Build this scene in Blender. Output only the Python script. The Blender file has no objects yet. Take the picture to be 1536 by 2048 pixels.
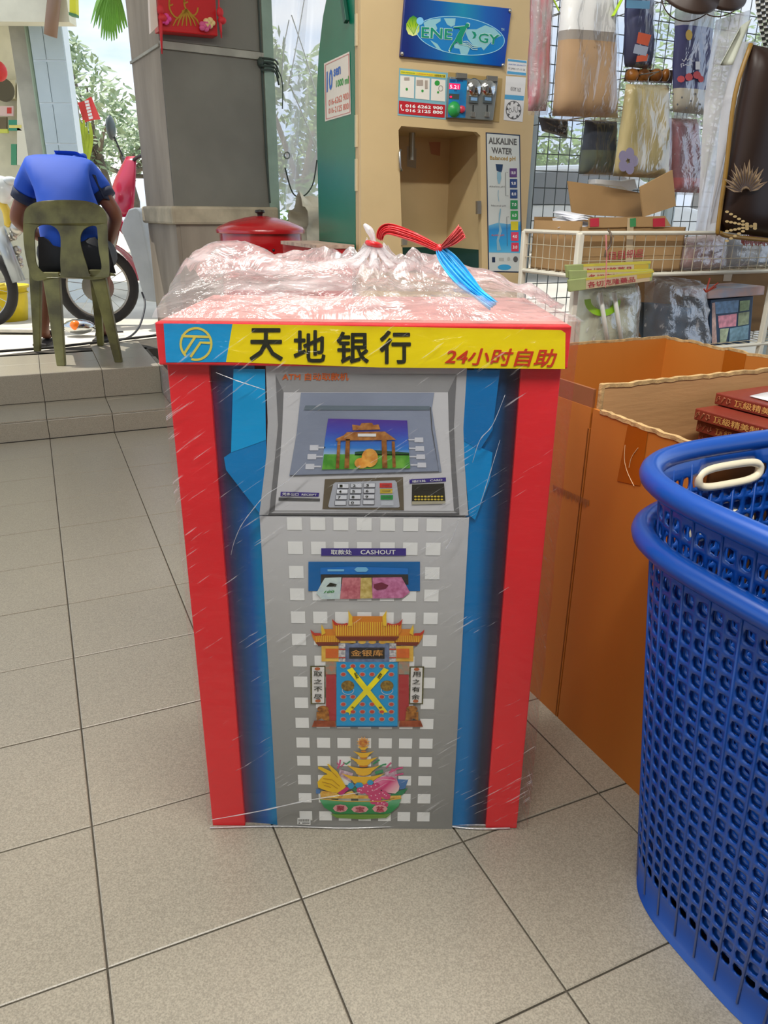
import bpy, bmesh, math, random
from mathutils import Vector, Matrix, noise
random.seed(7)
sc = bpy.context.scene
C = sc.collection
V = Vector
# ------------------------------------------------------------------ camera
# pixel frame 1536 x 2048; camera solved from the 30 cm floor tiles
F, TH, RO, H = 1492.4, 0.3809, 0.00929, 1.036
_c, _s = math.cos(TH), math.sin(TH)
fwd = V((0, _c, -_s)); up0 = V((0, _s, _c)); rt0 = V((1, 0, 0))
rt = rt0 * math.cos(RO) + up0 * math.sin(RO)
up = up0 * math.cos(RO) - rt0 * math.sin(RO)
EYE = V((0, 0, H))
cd = bpy.data.cameras.new('camera')
cam = bpy.data.objects.new('camera', cd); C.objects.link(cam)
cd.sensor_fit = 'VERTICAL'; cd.sensor_height = 36.0; cd.lens = 36.0 * F / 2048.0
cd.clip_start = 0.02; cd.clip_end = 300
m = Matrix.Identity(4)
for r in range(3):
    m[r][0] = rt[r]; m[r][1] = up[r]; m[r][2] = -fwd[r]; m[r][3] = EYE[r]
cam.matrix_world = m
sc.camera = cam
# ------------------------------------------------------------------ light
sc.view_settings.view_transform = 'Standard'; sc.view_settings.look = 'None'
sc.view_settings.gamma = 1.0; sc.view_settings.use_curve_mapping = False
sc.view_settings.exposure = 0.0
WORLD_STRENGTH = 1.35
SUN_STRENGTH = 5.0
w = bpy.data.worlds.new('sky'); sc.world = w; w.use_nodes = True
nt = w.node_tree; nt.nodes.clear()
out = nt.nodes.new('ShaderNodeOutputWorld'); bg = nt.nodes.new('ShaderNodeBackground')
tc = nt.nodes.new('ShaderNodeTexCoord'); nz = nt.nodes.new('ShaderNodeTexNoise')
mp = nt.nodes.new('ShaderNodeMapping'); mp.inputs['Scale'].default_value = (1.0, 1.0, 3.0)
nz.inputs['Scale'].default_value = 2.6; nz.inputs['Detail'].default_value = 6; nz.inputs['Roughness'].default_value = .55
cr = nt.nodes.new('ShaderNodeValToRGB')
cr.color_ramp.elements[0].position = .42; cr.color_ramp.elements[0].color = (.50, .66, .90, 1)
cr.color_ramp.elements[1].position = .66; cr.color_ramp.elements[1].color = (1, 1, 1, 1)
nt.links.new(tc.outputs['Generated'], mp.inputs['Vector']); nt.links.new(mp.outputs['Vector'], nz.inputs['Vector'])
nt.links.new(nz.outputs['Fac'], cr.inputs['Fac']); nt.links.new(cr.outputs['Color'], bg.inputs['Color'])
bg.inputs['Strength'].default_value = WORLD_STRENGTH
nt.links.new(bg.outputs['Background'], out.inputs['Surface'])
sl = bpy.data.lights.new('sun', 'SUN'); sl.energy = SUN_STRENGTH; sl.angle = .01; sl.color = (1, .95, .86)
so = bpy.data.objects.new('sun', sl); C.objects.link(so)
so.rotation_euler = V((.62, -.35, -1.55)).to_track_quat('-Z', 'Y').to_euler()   # high sun from the street side

# ------------------------------------------------------------------ pixel and frame helpers
def ray(x, y):
    return fwd + rt * ((x - 768) / F) - up * ((y - 1024) / F)
def onz(x, y, z):
    r = ray(x, y); return EYE + r * ((z - H) / r.z)
def ony(x, y, Y):
    r = ray(x, y); return EYE + r * (Y / r.y)
OX, OY, AN = -0.4012, 0.7687, 0.42268            # building (tile) frame
BI = V((math.cos(AN), math.sin(AN), 0)); BJ = V((-math.sin(AN), math.cos(AN), 0)); BO = V((OX, OY, 0))
def B(i, j, z=0.0):
    return BO + BI * i + BJ * j + V((0, 0, z))
class Pl:
    """a plane that pixels are cast on: p0 a point, n its normal towards the viewer"""
    def __init__(s, p0, n): s.p0 = p0; s.n = n.normalized()
    def __call__(s, x, y, off=0.0):
        r = ray(x, y); p = s.p0 + s.n * off
        return EYE + r * ((p - EYE).dot(s.n) / r.dot(s.n))
def pj(j): return Pl(B(0, j), -BJ)
def pi_(i): return Pl(B(i, 0), -BI)
def py(Y): return Pl(V((0, Y, 0)), V((0, -1, 0)))

# ------------------------------------------------------------------ materials
def lin(c):
    if isinstance(c, str):
        c = [int(c[k:k + 2], 16) / 255 for k in (0, 2, 4)]
    return tuple((x / 12.92 if x <= .04045 else ((x + .055) / 1.055) ** 2.4) for x in c) + (1,)
_M = {}
def M(name, col, rough=.5, metal=0.0, var=0.0, vs=8.0, bump=0.0, bs=40.0, col2=None, stretch=None, coat=0.0, emit=0.0, spec=.5, trans=0.0):
    if name in _M: return _M[name]
    mt = bpy.data.materials.new(name); mt.use_nodes = True; n = mt.node_tree; b = n.nodes['Principled BSDF']
    b.inputs['Base Color'].default_value = lin(col); b.inputs['Roughness'].default_value = rough
    b.inputs['Metallic'].default_value = metal; b.inputs['Coat Weight'].default_value = coat
    b.inputs['Specular IOR Level'].default_value = spec
    if trans: b.inputs['Transmission Weight'].default_value = trans
    if emit:
        b.inputs['Emission Color'].default_value = lin(col); b.inputs['Emission Strength'].default_value = emit
    if var or bump or col2:
        t = n.nodes.new('ShaderNodeTexCoord'); mp = n.nodes.new('ShaderNodeMapping')
        n.links.new(t.outputs['Object'], mp.inputs['Vector'])
        if stretch: mp.inputs['Scale'].default_value = stretch
    if var or col2:
        z = n.nodes.new('ShaderNodeTexNoise'); z.inputs['Scale'].default_value = vs; z.inputs['Detail'].default_value = 5
        n.links.new(mp.outputs['Vector'], z.inputs['Vector'])
        r = n.nodes.new('ShaderNodeValToRGB'); a = lin(col)
        if col2:
            e0, e1 = a, lin(col2)
        else:
            e0 = tuple(max(0, x * (1 - var)) for x in a[:3]) + (1,); e1 = tuple(min(1, x * (1 + var)) for x in a[:3]) + (1,)
        r.color_ramp.elements[0].position = .35; r.color_ramp.elements[1].position = .65
        r.color_ramp.elements[0].color = e0; r.color_ramp.elements[1].color = e1
        n.links.new(z.outputs['Fac'], r.inputs['Fac']); n.links.new(r.outputs['Color'], b.inputs['Base Color'])
    if bump:
        z = n.nodes.new('ShaderNodeTexNoise'); z.inputs['Scale'].default_value = bs; z.inputs['Detail'].default_value = 4
        n.links.new(mp.outputs['Vector'], z.inputs['Vector'])
        u = n.nodes.new('ShaderNodeBump'); u.inputs['Strength'].default_value = bump; u.inputs['Distance'].default_value = .01
        n.links.new(z.outputs['Fac'], u.inputs['Height']); n.links.new(u.outputs['Normal'], b.inputs['Normal'])
    _M[name] = mt; return mt
def Mgrad(name, p0, p1, stops, rough=.35):
    """a printed colour run between two world points (object coords of the parent root are subtracted by the caller)"""
    mt = bpy.data.materials.new(name); mt.use_nodes = True; n = mt.node_tree; b = n.nodes['Principled BSDF']
    b.inputs['Roughness'].default_value = rough
    t = n.nodes.new('ShaderNodeTexCoord'); d = p1 - p0; L = d.length_squared
    s = n.nodes.new('ShaderNodeVectorMath'); s.operation = 'SUBTRACT'; s.inputs[1].default_value = p0
    q = n.nodes.new('ShaderNodeVectorMath'); q.operation = 'DOT_PRODUCT'; q.inputs[1].default_value = d / L
    r = n.nodes.new('ShaderNodeValToRGB')
    while len(r.color_ramp.elements) < len(stops): r.color_ramp.elements.new(.5)
    for e, (pos, c) in zip(r.color_ramp.elements, stops): e.position = pos; e.color = lin(c)
    n.links.new(t.outputs['Object'], s.inputs[0]); n.links.new(s.outputs['Vector'], q.inputs[0])
    n.links.new(q.outputs['Value'], r.inputs['Fac']); n.links.new(r.outputs['Color'], b.inputs['Base Color'])
    return mt
def Mclear(name, gloss=.25, milk=.05, rough=.12, bump=.6, bs=30.0, stretch=(1, 1, 1), rot=(0, 0, 0), tint='FFFFFF', detail=4, dist=.02, fres=.3, streak=None):
    """thin clear film: see-through, a sheen on its wrinkles, a little milkiness"""
    if name in _M: return _M[name]
    mt = bpy.data.materials.new(name); mt.use_nodes = True; n = mt.node_tree; n.nodes.clear()
    o = n.nodes.new('ShaderNodeOutputMaterial'); tr = n.nodes.new('ShaderNodeBsdfTransparent'); tr.inputs['Color'].default_value = lin(tint)
    gl = n.nodes.new('ShaderNodeBsdfGlossy'); gl.inputs['Roughness'].default_value = rough
    df = n.nodes.new('ShaderNodeBsdfDiffuse'); tl = n.nodes.new('ShaderNodeBsdfTranslucent')
    df.inputs['Color'].default_value = (.93, .93, .95, 1); tl.inputs['Color'].default_value = (.93, .93, .95, 1)
    t = n.nodes.new('ShaderNodeTexCoord'); mp = n.nodes.new('ShaderNodeMapping'); mp.inputs['Scale'].default_value = stretch; mp.inputs['Rotation'].default_value = rot
    z = n.nodes.new('ShaderNodeTexNoise'); z.inputs['Scale'].default_value = bs; z.inputs['Detail'].default_value = detail; z.inputs['Distortion'].default_value = .6
    u = n.nodes.new('ShaderNodeBump'); u.inputs['Strength'].default_value = bump; u.inputs['Distance'].default_value = dist
    n.links.new(t.outputs['Object'], mp.inputs['Vector']); n.links.new(mp.outputs['Vector'], z.inputs['Vector'])
    n.links.new(z.outputs['Fac'], u.inputs['Height']); n.links.new(u.outputs['Normal'], gl.inputs['Normal'])
    fr = n.nodes.new('ShaderNodeFresnel'); fr.inputs['IOR'].default_value = 1.5; n.links.new(u.outputs['Normal'], fr.inputs['Normal'])
    ma = n.nodes.new('ShaderNodeMath'); ma.operation = 'MULTIPLY_ADD'; ma.use_clamp = True; ma.inputs[1].default_value = fres; ma.inputs[2].default_value = gloss
    n.links.new(fr.outputs['Fac'], ma.inputs[0])
    ad = n.nodes.new('ShaderNodeMixShader'); ad.inputs[0].default_value = .5; n.links.new(df.outputs[0], ad.inputs[1]); n.links.new(tl.outputs[0], ad.inputs[2])
    m1 = n.nodes.new('ShaderNodeMixShader'); m1.inputs[0].default_value = milk; n.links.new(tr.outputs[0], m1.inputs[1]); n.links.new(ad.outputs[0], m1.inputs[2])
    m2 = n.nodes.new('ShaderNodeMixShader'); n.links.new(ma.outputs[0], m2.inputs[0]); n.links.new(m1.outputs[0], m2.inputs[1]); n.links.new(gl.outputs[0], m2.inputs[2])
    if streak:      # crease highlights painted into the film as milky lines, (scale xyz, rotation xyz, low, high, amount)
        sc_, ro_, lo_, hi_, am_ = streak
        mq = n.nodes.new('ShaderNodeMapping'); mq.vector_type = 'TEXTURE'; mq.inputs['Rotation'].default_value = ro_; mq.inputs['Scale'].default_value = sc_
        n.links.new(t.outputs['Object'], mq.inputs['Vector'])
        zq = n.nodes.new('ShaderNodeTexNoise'); zq.inputs['Scale'].default_value = 1.0; zq.inputs['Detail'].default_value = 3; zq.inputs['Roughness'].default_value = .6
        n.links.new(mq.outputs['Vector'], zq.inputs['Vector'])
        z2 = n.nodes.new('ShaderNodeTexNoise'); z2.inputs['Scale'].default_value = 5.0; n.links.new(t.outputs['Object'], z2.inputs['Vector'])
        m3 = n.nodes.new('ShaderNodeMath'); m3.operation = 'MULTIPLY_ADD'; m3.inputs[1].default_value = .35; n.links.new(z2.outputs['Fac'], m3.inputs[0]); n.links.new(zq.outputs['Fac'], m3.inputs[2])
        mr = n.nodes.new('ShaderNodeMapRange'); mr.interpolation_type = 'SMOOTHSTEP'
        for k_, v_ in (('From Min', lo_), ('From Max', hi_), ('To Min', milk), ('To Max', am_)): mr.inputs[k_].default_value = v_
        n.links.new(m3.outputs[0], mr.inputs['Value']); n.links.new(mr.outputs['Result'], m1.inputs[0])
    n.links.new(m2.outputs[0], o.inputs['Surface'])
    _M[name] = mt; return mt

# ------------------------------------------------------------------ things and meshes
def tag(o, label=None, cat=None, group=None, kind=None):
    if label: o['label'] = label
    if cat: o['category'] = cat
    if group: o['group'] = group
    if kind: o['kind'] = kind
    return o
def thing(name, loc, label, cat, group=None, kind=None):
    o = bpy.data.objects.new(name, None); C.objects.link(o); o.location = loc; o.empty_display_size = .05
    return tag(o, label, cat, group, kind)
def wloc(o):
    p = V((0, 0, 0))
    while o is not None: p += o.location; o = o.parent
    return p
class MB:
    """collects world-space geometry; build() makes ONE mesh object"""
    def __init__(s): s.v = []; s.f = []
    def poly(s, pts):
        k = len(s.v); s.v += [V(p) for p in pts]; s.f.append(tuple(range(k, k + len(pts)))); return s
    def hexa(s, p):   # p: 8 points, bottom ring then top ring
        k = len(s.v); s.v += [V(q) for q in p]
        for f in ((3, 2, 1, 0), (4, 5, 6, 7), (0, 1, 5, 4), (1, 2, 6, 5), (2, 3, 7, 6), (3, 0, 4, 7)): s.f.append(tuple(k + a for a in f))
        return s
    def box(s, x0, x1, y0, y1, z0, z1, fn=None):
        fn = fn or (lambda a, b, c: V((a, b, c)))
        return s.hexa([fn(x0, y0, z0), fn(x1, y0, z0), fn(x1, y1, z0), fn(x0, y1, z0), fn(x0, y0, z1), fn(x1, y0, z1), fn(x1, y1, z1), fn(x0, y1, z1)])
    def prism(s, pts, vec):
        k = len(s.v); n = len(pts); vec = V(vec); s.v += [V(p) for p in pts] + [V(p) + vec for p in pts]
        s.f.append(tuple(range(k, k + n))); s.f.append(tuple(range(k + 2 * n - 1, k + n - 1, -1)))
        for a in range(n): b = (a + 1) % n; s.f.append((k + a, k + n + a, k + n + b, k + b))
        return s
    def bar(s, a, b, w, h, upv=(0, 0, 1), w2=None, h2=None):
        a = V(a); b = V(b); d = (b - a).normalized(); sd = d.cross(V(upv))
        if sd.length < 1e-4: sd = d.cross(V((0, 1, 0)))
        sd.normalize(); u = sd.cross(d)
        w2 = w if w2 is None else w2; h2 = h if h2 is None else h2
        q = lambda p, ww, hh: [p - sd * ww / 2 - u * hh / 2, p + sd * ww / 2 - u * hh / 2, p + sd * ww / 2 + u * hh / 2, p - sd * ww / 2 + u * hh / 2]
        return s.hexa(q(a, w, h) + q(b, w2, h2))
    def tube(s, path, r, n=8, closed=False, flat=1.0, upv=None):
        path = [V(p) for p in path]; N = len(path); rs = r if isinstance(r, (list, tuple)) else [r] * N
        k0 = len(s.v); prev = None
        for a in range(N):
            if closed: d = path[(a + 1) % N] - path[a - 1]
            else: d = path[min(a + 1, N - 1)] - path[max(a - 1, 0)]
            if d.length < 1e-9: d = V((0, 0, 1))
            d.normalize()
            if prev is None:
                u = V(upv) if upv else (V((0, 0, 1)) if abs(d.z) < .9 else V((1, 0, 0)))
            else: u = prev
            u = u - d * u.dot(d)
            if u.length < 1e-6: u = d.orthogonal()
            u.normalize(); prev = u; t = d.cross(u)
            for b in range(n):
                an = 2 * math.pi * b / n
                s.v.append(path[a] + (u * math.cos(an) * flat + t * math.sin(an)) * rs[a])
        for a in range(N if closed else N - 1):
            c = (a + 1) % N
            for b in range(n):
                e = (b + 1) % n; s.f.append((k0 + a * n + b, k0 + a * n + e, k0 + c * n + e, k0 + c * n + b))
        if not closed:
            s.f.append(tuple(k0 + b for b in range(n - 1, -1, -1))); s.f.append(tuple(k0 + (N - 1) * n + b for b in range(n)))
        return s
    def lathe(s, prof, c, n=24, ax=None, ref=None):
        ax = V(ax).normalized() if ax else V((0, 0, 1)); u = V(ref) if ref else ax.orthogonal(); u = (u - ax * u.dot(ax)).normalized(); t = ax.cross(u); c = V(c); k = len(s.v)
        for (r, z) in prof:
            for b in range(n):
                an = 2 * math.pi * b / n; s.v.append(c + ax * z + (u * math.cos(an) + t * math.sin(an)) * max(r, 1e-5))
        for a in range(len(prof) - 1):
            for b in range(n):
                e = (b + 1) % n; s.f.append((k + a * n + b, k + a * n + e, k + (a + 1) * n + e, k + (a + 1) * n + b))
        return s
    def grid(s, fn, nu, nv, cu=False):
        k = len(s.v); W = nu if cu else nu + 1
        for b in range(nv + 1):
            for a in range(W): s.v.append(V(fn(a / nu, b / nv)))
        for b in range(nv):
            for a in range(nu):
                e = (a + 1) % W; s.f.append((k + b * W + a, k + b * W + e, k + (b + 1) * W + e, k + (b + 1) * W + a))
        return s
    def ell(s, c, rx, ry, rz, n=12, m=8, R=None):
        c = V(c)
        def fn(u, v):
            a = 2 * math.pi * u; b = math.pi * (v - .5); p = V((rx * math.cos(b) * math.cos(a), ry * math.cos(b) * math.sin(a), rz * math.sin(b)))
            return c + (R @ p if R else p)
        return s.grid(fn, n, m, True)
    def build(s, name, mat, parent=None, smooth=False, bevel=0.0, solid=0.0, sub=0, merge=0.0, autos=None):
        o0 = wloc(parent) if parent else (V((0, 0, 0)))
        if parent is None and s.v:      # origin at the base centre of a one-mesh thing
            lo = V([min(p[k] for p in s.v) for k in range(3)]); hi = V([max(p[k] for p in s.v) for k in range(3)])
            o0 = V(((lo.x + hi.x) / 2, (lo.y + hi.y) / 2, lo.z))
        me = bpy.data.meshes.new(name); me.from_pydata([tuple(p - o0) for p in s.v], [], s.f); me.validate()
        if merge:
            bm = bmesh.new(); bm.from_mesh(me); bmesh.ops.remove_doubles(bm, verts=bm.verts, dist=merge); bm.to_mesh(me); bm.free()
        o = bpy.data.objects.new(name, me); C.objects.link(o)
        if mat: me.materials.append(mat)
        if parent: o.parent = parent
        else: o.location = o0
        if smooth:
            me.polygons.foreach_set('use_smooth', [True] * len(me.polygons))
        if bevel:
            b = o.modifiers.new('bevel', 'BEVEL'); b.width = bevel; b.segments = 2; b.limit_method = 'ANGLE'
        if solid:
            b = o.modifiers.new('solid', 'SOLIDIFY'); b.thickness = abs(solid); b.offset = 0 if solid > 0 else -1
        if sub:
            b = o.modifiers.new('sub', 'SUBSURF'); b.levels = sub; b.render_levels = sub
        return o
def copy_tree(o, parent=None):
    c = o.copy(); C.objects.link(c); c.parent = parent
    for ch in o.children: copy_tree(ch, c)
    return c
def decal(name, pl, polys, mat, parent, off=.001):
    """flat print: polygons that touch form one piece; a few pieces are parts of their own, many tiny ones one part"""
    grp = []
    for p in polys:
        ks = {(round(x, 2), round(y, 2)) for x, y in p}; hit = [g for g in grp if g[0] & ks]
        n_ = (ks, [p])
        for g in hit: n_ = (n_[0] | g[0], g[1] + n_[1]); grp.remove(g)
        grp.append(n_)
    o = None
    if len(grp) > 6:
        b = MB()
        for k, p in enumerate(polys): b.poly([pl(x, y, off + k * 8e-6) for x, y in p])
        o = b.build(name, mat, parent); o['kind'] = 'stuff'; return o
    for gi, (ks, ps) in enumerate(grp):
        b = MB()
        for p in ps: b.poly([pl(x, y, off + gi * 2e-5) for x, y in p])
        o = b.build(name, mat, parent, merge=1e-6)
    return o
def ellp(cx, cy, rx, ry, n=20, a0=0, a1=2 * math.pi):
    return [(cx + rx * math.cos(a0 + (a1 - a0) * k / n), cy + ry * math.sin(a0 + (a1 - a0) * k / n)) for k in range(n if abs(a1 - a0) > 6.28 else n + 1)]
def rect(x0, y0, x1, y1): return [(x0, y0), (x1, y0), (x1, y1), (x0, y1)]
def strip(pts, wd):
    """a ribbon polygon of width wd along 2-D points"""
    L = []; R = []
    for k in range(len(pts)):
        a = pts[max(k - 1, 0)]; b = pts[min(k + 1, len(pts) - 1)]; dx, dy = b[0] - a[0], b[1] - a[1]; l = math.hypot(dx, dy) or 1
        ww = wd[k] if isinstance(wd, (list, tuple)) else wd
        L.append((pts[k][0] - dy / l * ww / 2, pts[k][1] + dx / l * ww / 2)); R.append((pts[k][0] + dy / l * ww / 2, pts[k][1] - dx / l * ww / 2))
    return [[L[k], L[k + 1], R[k + 1], R[k]] for k in range(len(pts) - 1)]
def text_geo(s, bold=0.0, shear=0.0):
    cu = bpy.data.curves.new('txt', 'FONT'); cu.body = s; cu.offset = bold; cu.shear = shear; cu.resolution_u = 2; cu.fill_mode = 'FRONT'
    ob = bpy.data.objects.new('txt', cu); C.objects.link(ob)
    dg = bpy.context.evaluated_depsgraph_get(); me = bpy.data.meshes.new_from_object(ob.evaluated_get(dg))
    v = [p.co.copy() for p in me.vertices]; f = [tuple(p.vertices) for p in me.polygons]
    bpy.data.objects.remove(ob); bpy.data.curves.remove(cu); bpy.data.meshes.remove(me)
    return v, f
def text(name, s, pl, q, mat, parent, off=.002, bold=0.0, shear=0.0, fat=0.0):
    """q: (x0,y0,x1,y1) or four pixel corners TL TR BR BL that the glyph box fills"""
    if len(q) == 4 and not isinstance(q[0], (tuple, list)): q = rect(*q)
    if bold and any(ord(k) > 0x2e80 for k in s): fat, bold = max(fat, .012), 0.0     # stroke offsetting breaks dense characters
    v, f = text_geo(s, bold, shear)
    if not v: return None
    x0 = min(p.x for p in v); x1 = max(p.x for p in v); y0 = min(p.y for p in v); y1 = max(p.y for p in v)
    b = MB(); P = [pl(x, y, off) for x, y in q]
    if fat:        # heavier strokes: the glyph set down again a touch to each side
        v0, f0 = v, f; v, f = [], []; wx = wy = fat * (y1 - y0); x0 -= wx; x1 += wx; y0 -= wy; y1 += wy
        for k, (dx, dy) in enumerate(((0, 0), (wx, 0), (-wx, 0), (0, wy), (0, -wy), (wx * .7, wy * .7), (-wx * .7, wy * .7), (wx * .7, -wy * .7), (-wx * .7, -wy * .7))):
            n0 = len(v); v += [V((p.x + dx, p.y + dy, k * 3e-5)) for p in v0]; f += [tuple(n0 + i for i in t) for t in f0]
    for p in v:
        u = (p.x - x0) / max(x1 - x0, 1e-6); t = (y1 - p.y) / max(y1 - y0, 1e-6)
        b.v.append((P[0] * (1 - u) + P[1] * u) * (1 - t) + (P[3] * (1 - u) + P[2] * u) * t + pl.n * (p.z if fat else 0))
    b.f = f
    return b.build(name, mat, parent)
def plate(outline, holes, fn, t):
    """a flat plate with holes (2-D loops), thickness t, bent into place by fn(x, y, z)"""
    cu = bpy.data.curves.new('pl', 'CURVE'); cu.dimensions = '2D'; cu.fill_mode = 'BOTH'; cu.extrude = t / 2
    for lp in [outline] + holes:
        sp = cu.splines.new('POLY'); sp.points.add(len(lp) - 1); sp.use_cyclic_u = True
        for p, (x, y) in zip(sp.points, lp): p.co = (x, y, 0, 1)
    ob = bpy.data.objects.new('pl', cu); C.objects.link(ob); dg = bpy.context.evaluated_depsgraph_get()
    me = bpy.data.meshes.new_from_object(ob.evaluated_get(dg)); b = MB(); b.v = [V(fn(*p.co)) for p in me.vertices]; b.f = [tuple(p.vertices) for p in me.polygons]
    bpy.data.objects.remove(ob); bpy.data.curves.remove(cu); bpy.data.meshes.remove(me)
    return b
def smoothpts(pts, n=6, closed=False):
    """Catmull-Rom through the points"""
    pts = [V(p) for p in pts]; o = []; N = len(pts)
    for k in range(N if closed else N - 1):
        g = (lambda q: pts[q % N]) if closed else (lambda q: pts[max(0, min(N - 1, q))])
        a, b, c, d = g(k - 1), g(k), g(k + 1), g(k + 2)
        for e in range(n):
            t = e / n; o.append(.5 * ((2 * b) + (c - a) * t + (2 * a - 5 * b + 4 * c - d) * t * t + (3 * b - a - 3 * c + d) * t ** 3))
    if not closed: o.append(pts[-1])
    return o
def skin(name, verts, edges, mat, parent, sub=2, root=0):
    """continuous tapered body: verts [(point, radius)], edges index pairs"""
    o0 = wloc(parent)
    me = bpy.data.meshes.new(name); me.from_pydata([tuple(V(p) - o0) for p, r in verts], edges, [])
    o = bpy.data.objects.new(name, me); C.objects.link(o); o.parent = parent
    o.modifiers.new('skin', 'SKIN')
    for k, (p, r) in enumerate(verts):
        sv = me.skin_vertices[0].data[k]; sv.radius = (r, r) if not isinstance(r, tuple) else r; sv.use_root = (k == root)
    s = o.modifiers.new('sub', 'SUBSURF'); s.levels = sub; s.render_levels = sub
    dg = bpy.context.evaluated_depsgraph_get(); m2 = bpy.data.meshes.new_from_object(o.evaluated_get(dg)); o.modifiers.clear(); o.data = m2; bpy.data.meshes.remove(me)
    m2.materials.clear(); m2.materials.append(mat); m2.polygons.foreach_set('use_smooth', [True] * len(m2.polygons))
    return o

def proj(p):
    d = p - EYE; z = d.dot(fwd)
    if z < .05: return None
    return 768 + F * d.dot(rt) / z, 1024 - F * d.dot(up) / z
def inframe(p, mg=60):
    q = proj(p); return q is not None and -mg < q[0] < 1536 + mg and -mg < q[1] < 2048 + mg
# ================================================================== THE SETTING
grout = M('grout', '4A443A', .9, var=.2, vs=12)
tilem = M('floor_tile_ceramic', '948D7E', .3, var=.22, vs=420, bump=.03, bs=260, spec=.45)
T = .3
floor = MB().box(-4.5, 5.0, -5.5, 3.0, -.06, -.0035, B).build('floor', grout)
tag(floor, 'speckled beige square floor tiles with dark grout under the paper bank machine', 'floor', kind='structure')
def tile_mesh(name, a, b, h, du, dv, dn):
    """a shared tile: a x b face in the du, dv plane, h thick along dn, edges eased"""
    g = .0015; e = .0018; m_ = MB()
    ring = lambda k, z: [du * (g + k) + dv * (g + k) + dn * z, du * (a - g - k) + dv * (g + k) + dn * z, du * (a - g - k) + dv * (b - g - k) + dn * z, du * (g + k) + dv * (b - g - k) + dn * z]
    r0, r1, r2 = ring(0, 0), ring(0, h - e * .6), ring(e, h)
    m_.v = r0 + r1 + r2
    for k in range(4):
        n = (k + 1) % 4; m_.f += [(k, n, 4 + n, 4 + k), (4 + k, 4 + n, 8 + n, 8 + k)]
    m_.f.append((8, 9, 10, 11))
    me = bpy.data.meshes.new(name); me.from_pydata([tuple(p) for p in m_.v], [], m_.f); me.materials.append(tilem)
    return me
UZ = V((0, 0, 1))
def put(name, me, p, parent):
    o = bpy.data.objects.new(name, me); C.objects.link(o); o.parent = parent; o.location = p - wloc(parent); return o
fl_me = tile_mesh('tile', T, T, .0036, BI, BJ, UZ)
rnd = random.Random(3)
for a in range(-8, 12):
    for b in range(-5, 10):
        cs = [B((a + u) * T, (b + v) * T) for u in (0, .5, 1) for v in (0, .5, 1)]
        if any(inframe(p, 120) for p in cs):
            put('tile', fl_me, B(a * T, b * T, -.0036 + rnd.uniform(0, .0006)), floor)
# two tiled steps up to the walkway
Z1, Z2 = .101, .25
J1, J2, IE = 3.006, 3.372, .62
steps = MB().box(-4.5, IE, J1 + .009, J2 + .02, -.05, Z1 - .008, B).box(-4.5, IE, J2 + .009, 4.06, -.05, Z2 - .008, B).prism([B(-.9, 4.05, -.05), B(-.3, 4.05, -.05), B(IE, 4.39, -.05), B(IE + .9, 4.7, -.05), B(IE + .9, 3.9, -.05), B(IE, 4.0, -.05)], (0, 0, .05 + Z2 - .008)).build('floor_walkway', grout)
tag(steps, 'two tiled steps rising to a raised tiled walkway beside the grey pillar', 'steps', kind='structure')
r1 = tile_mesh('riser_tile', T, Z1 - .008, .009, BI, UZ, -BJ); tr = tile_mesh('tread_tile', T, J2 - J1 - .0, .008, BI, BJ, UZ)
r2 = tile_mesh('riser_tile', T, Z2 - Z1, .009, BI, UZ, -BJ); wk = tile_mesh('walkway_tile', T, T, .008, BI, BJ, UZ)
for a in range(-4, 2):
    x = a * T; 
    put('riser_tile', r1, B(x, J1 + .009, 0), steps); put('riser_tile', r2, B(x, J2 + .009, Z1), steps)
    put('tread_tile', tr, B(x, J1 + .002, Z1 - .008), steps)
    for b in range(3):
        j = J2 + .002 + b * T
        if j + T < 4.17 + .36 * x + .08: put('walkway_tile', wk, B(x, j, Z2 - .008), steps)
for x, me_ in ((IE - .02, None),):
    MB().box(x, x + .02, J1 + .003, J2 + .3, 0, Z2, B).build('end_cap', M('grey_render', '8A857A', .85, var=.15), steps)
MB().tube([B(-1.0, 3.85, Z2 + .008), B(-.25, 4.1, Z2 + .01), B(.1, 4.16, Z2 + .008), B(.3, 4.25, Z2 + .008), B(.8, 4.44, Z2 + .01)], .008, 6).build('edge_strip', M('dark_rubber', '2B2926', .8), steps)  # dark line along the gap at the walkway's outer edge
# street side ground
ground = MB().prism([B(-14, 4.05, -.05), B(-.3, 4.06, -.05), B(1.5, 4.70, -.05), B(1.6, 2.5, -.05), B(14, 2.5, -.05), B(18, 45, -.05), B(-40, 45, -.05)], (0, 0, .285)).build('ground', M('sunlit_concrete', 'CFC8B8', .9, var=.16, vs=1.4, bump=.15, bs=30))
tag(ground, 'pale sunlit concrete of the street beyond the walkway', 'ground', kind='structure')
# ceiling of the shop and the walkway (above the frame), white painted
ceil_m = M('white_soffit', 'F1EFE8', .9, var=.05, vs=2)
ceiling = MB().box(-2.6, 5.5, -5.5, 4.3, 2.75, 2.9, B).build('ceiling', ceil_m)
tag(ceiling, 'white painted ceiling slab over shop and walkway', 'ceiling', kind='structure')
wall_p = M('wall_paint', 'D8D2C2', .85, var=.04, vs=2)
tag(MB().box(-2.7, 5.5, -5.6, -5.5, 0, 2.75, B).build('wall_back', wall_p), 'plain cream painted shop wall behind the photographer', 'wall', kind='structure')  # unseen wall added behind the camera to darken the interior
tag(MB().box(-2.7, -2.6, -5.5, -1.0, 0, 2.75, B).build('wall_left', wall_p), 'plain cream painted shop side wall beside the open front', 'wall', kind='structure')  # added likewise, keeps side daylight off the steps
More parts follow.
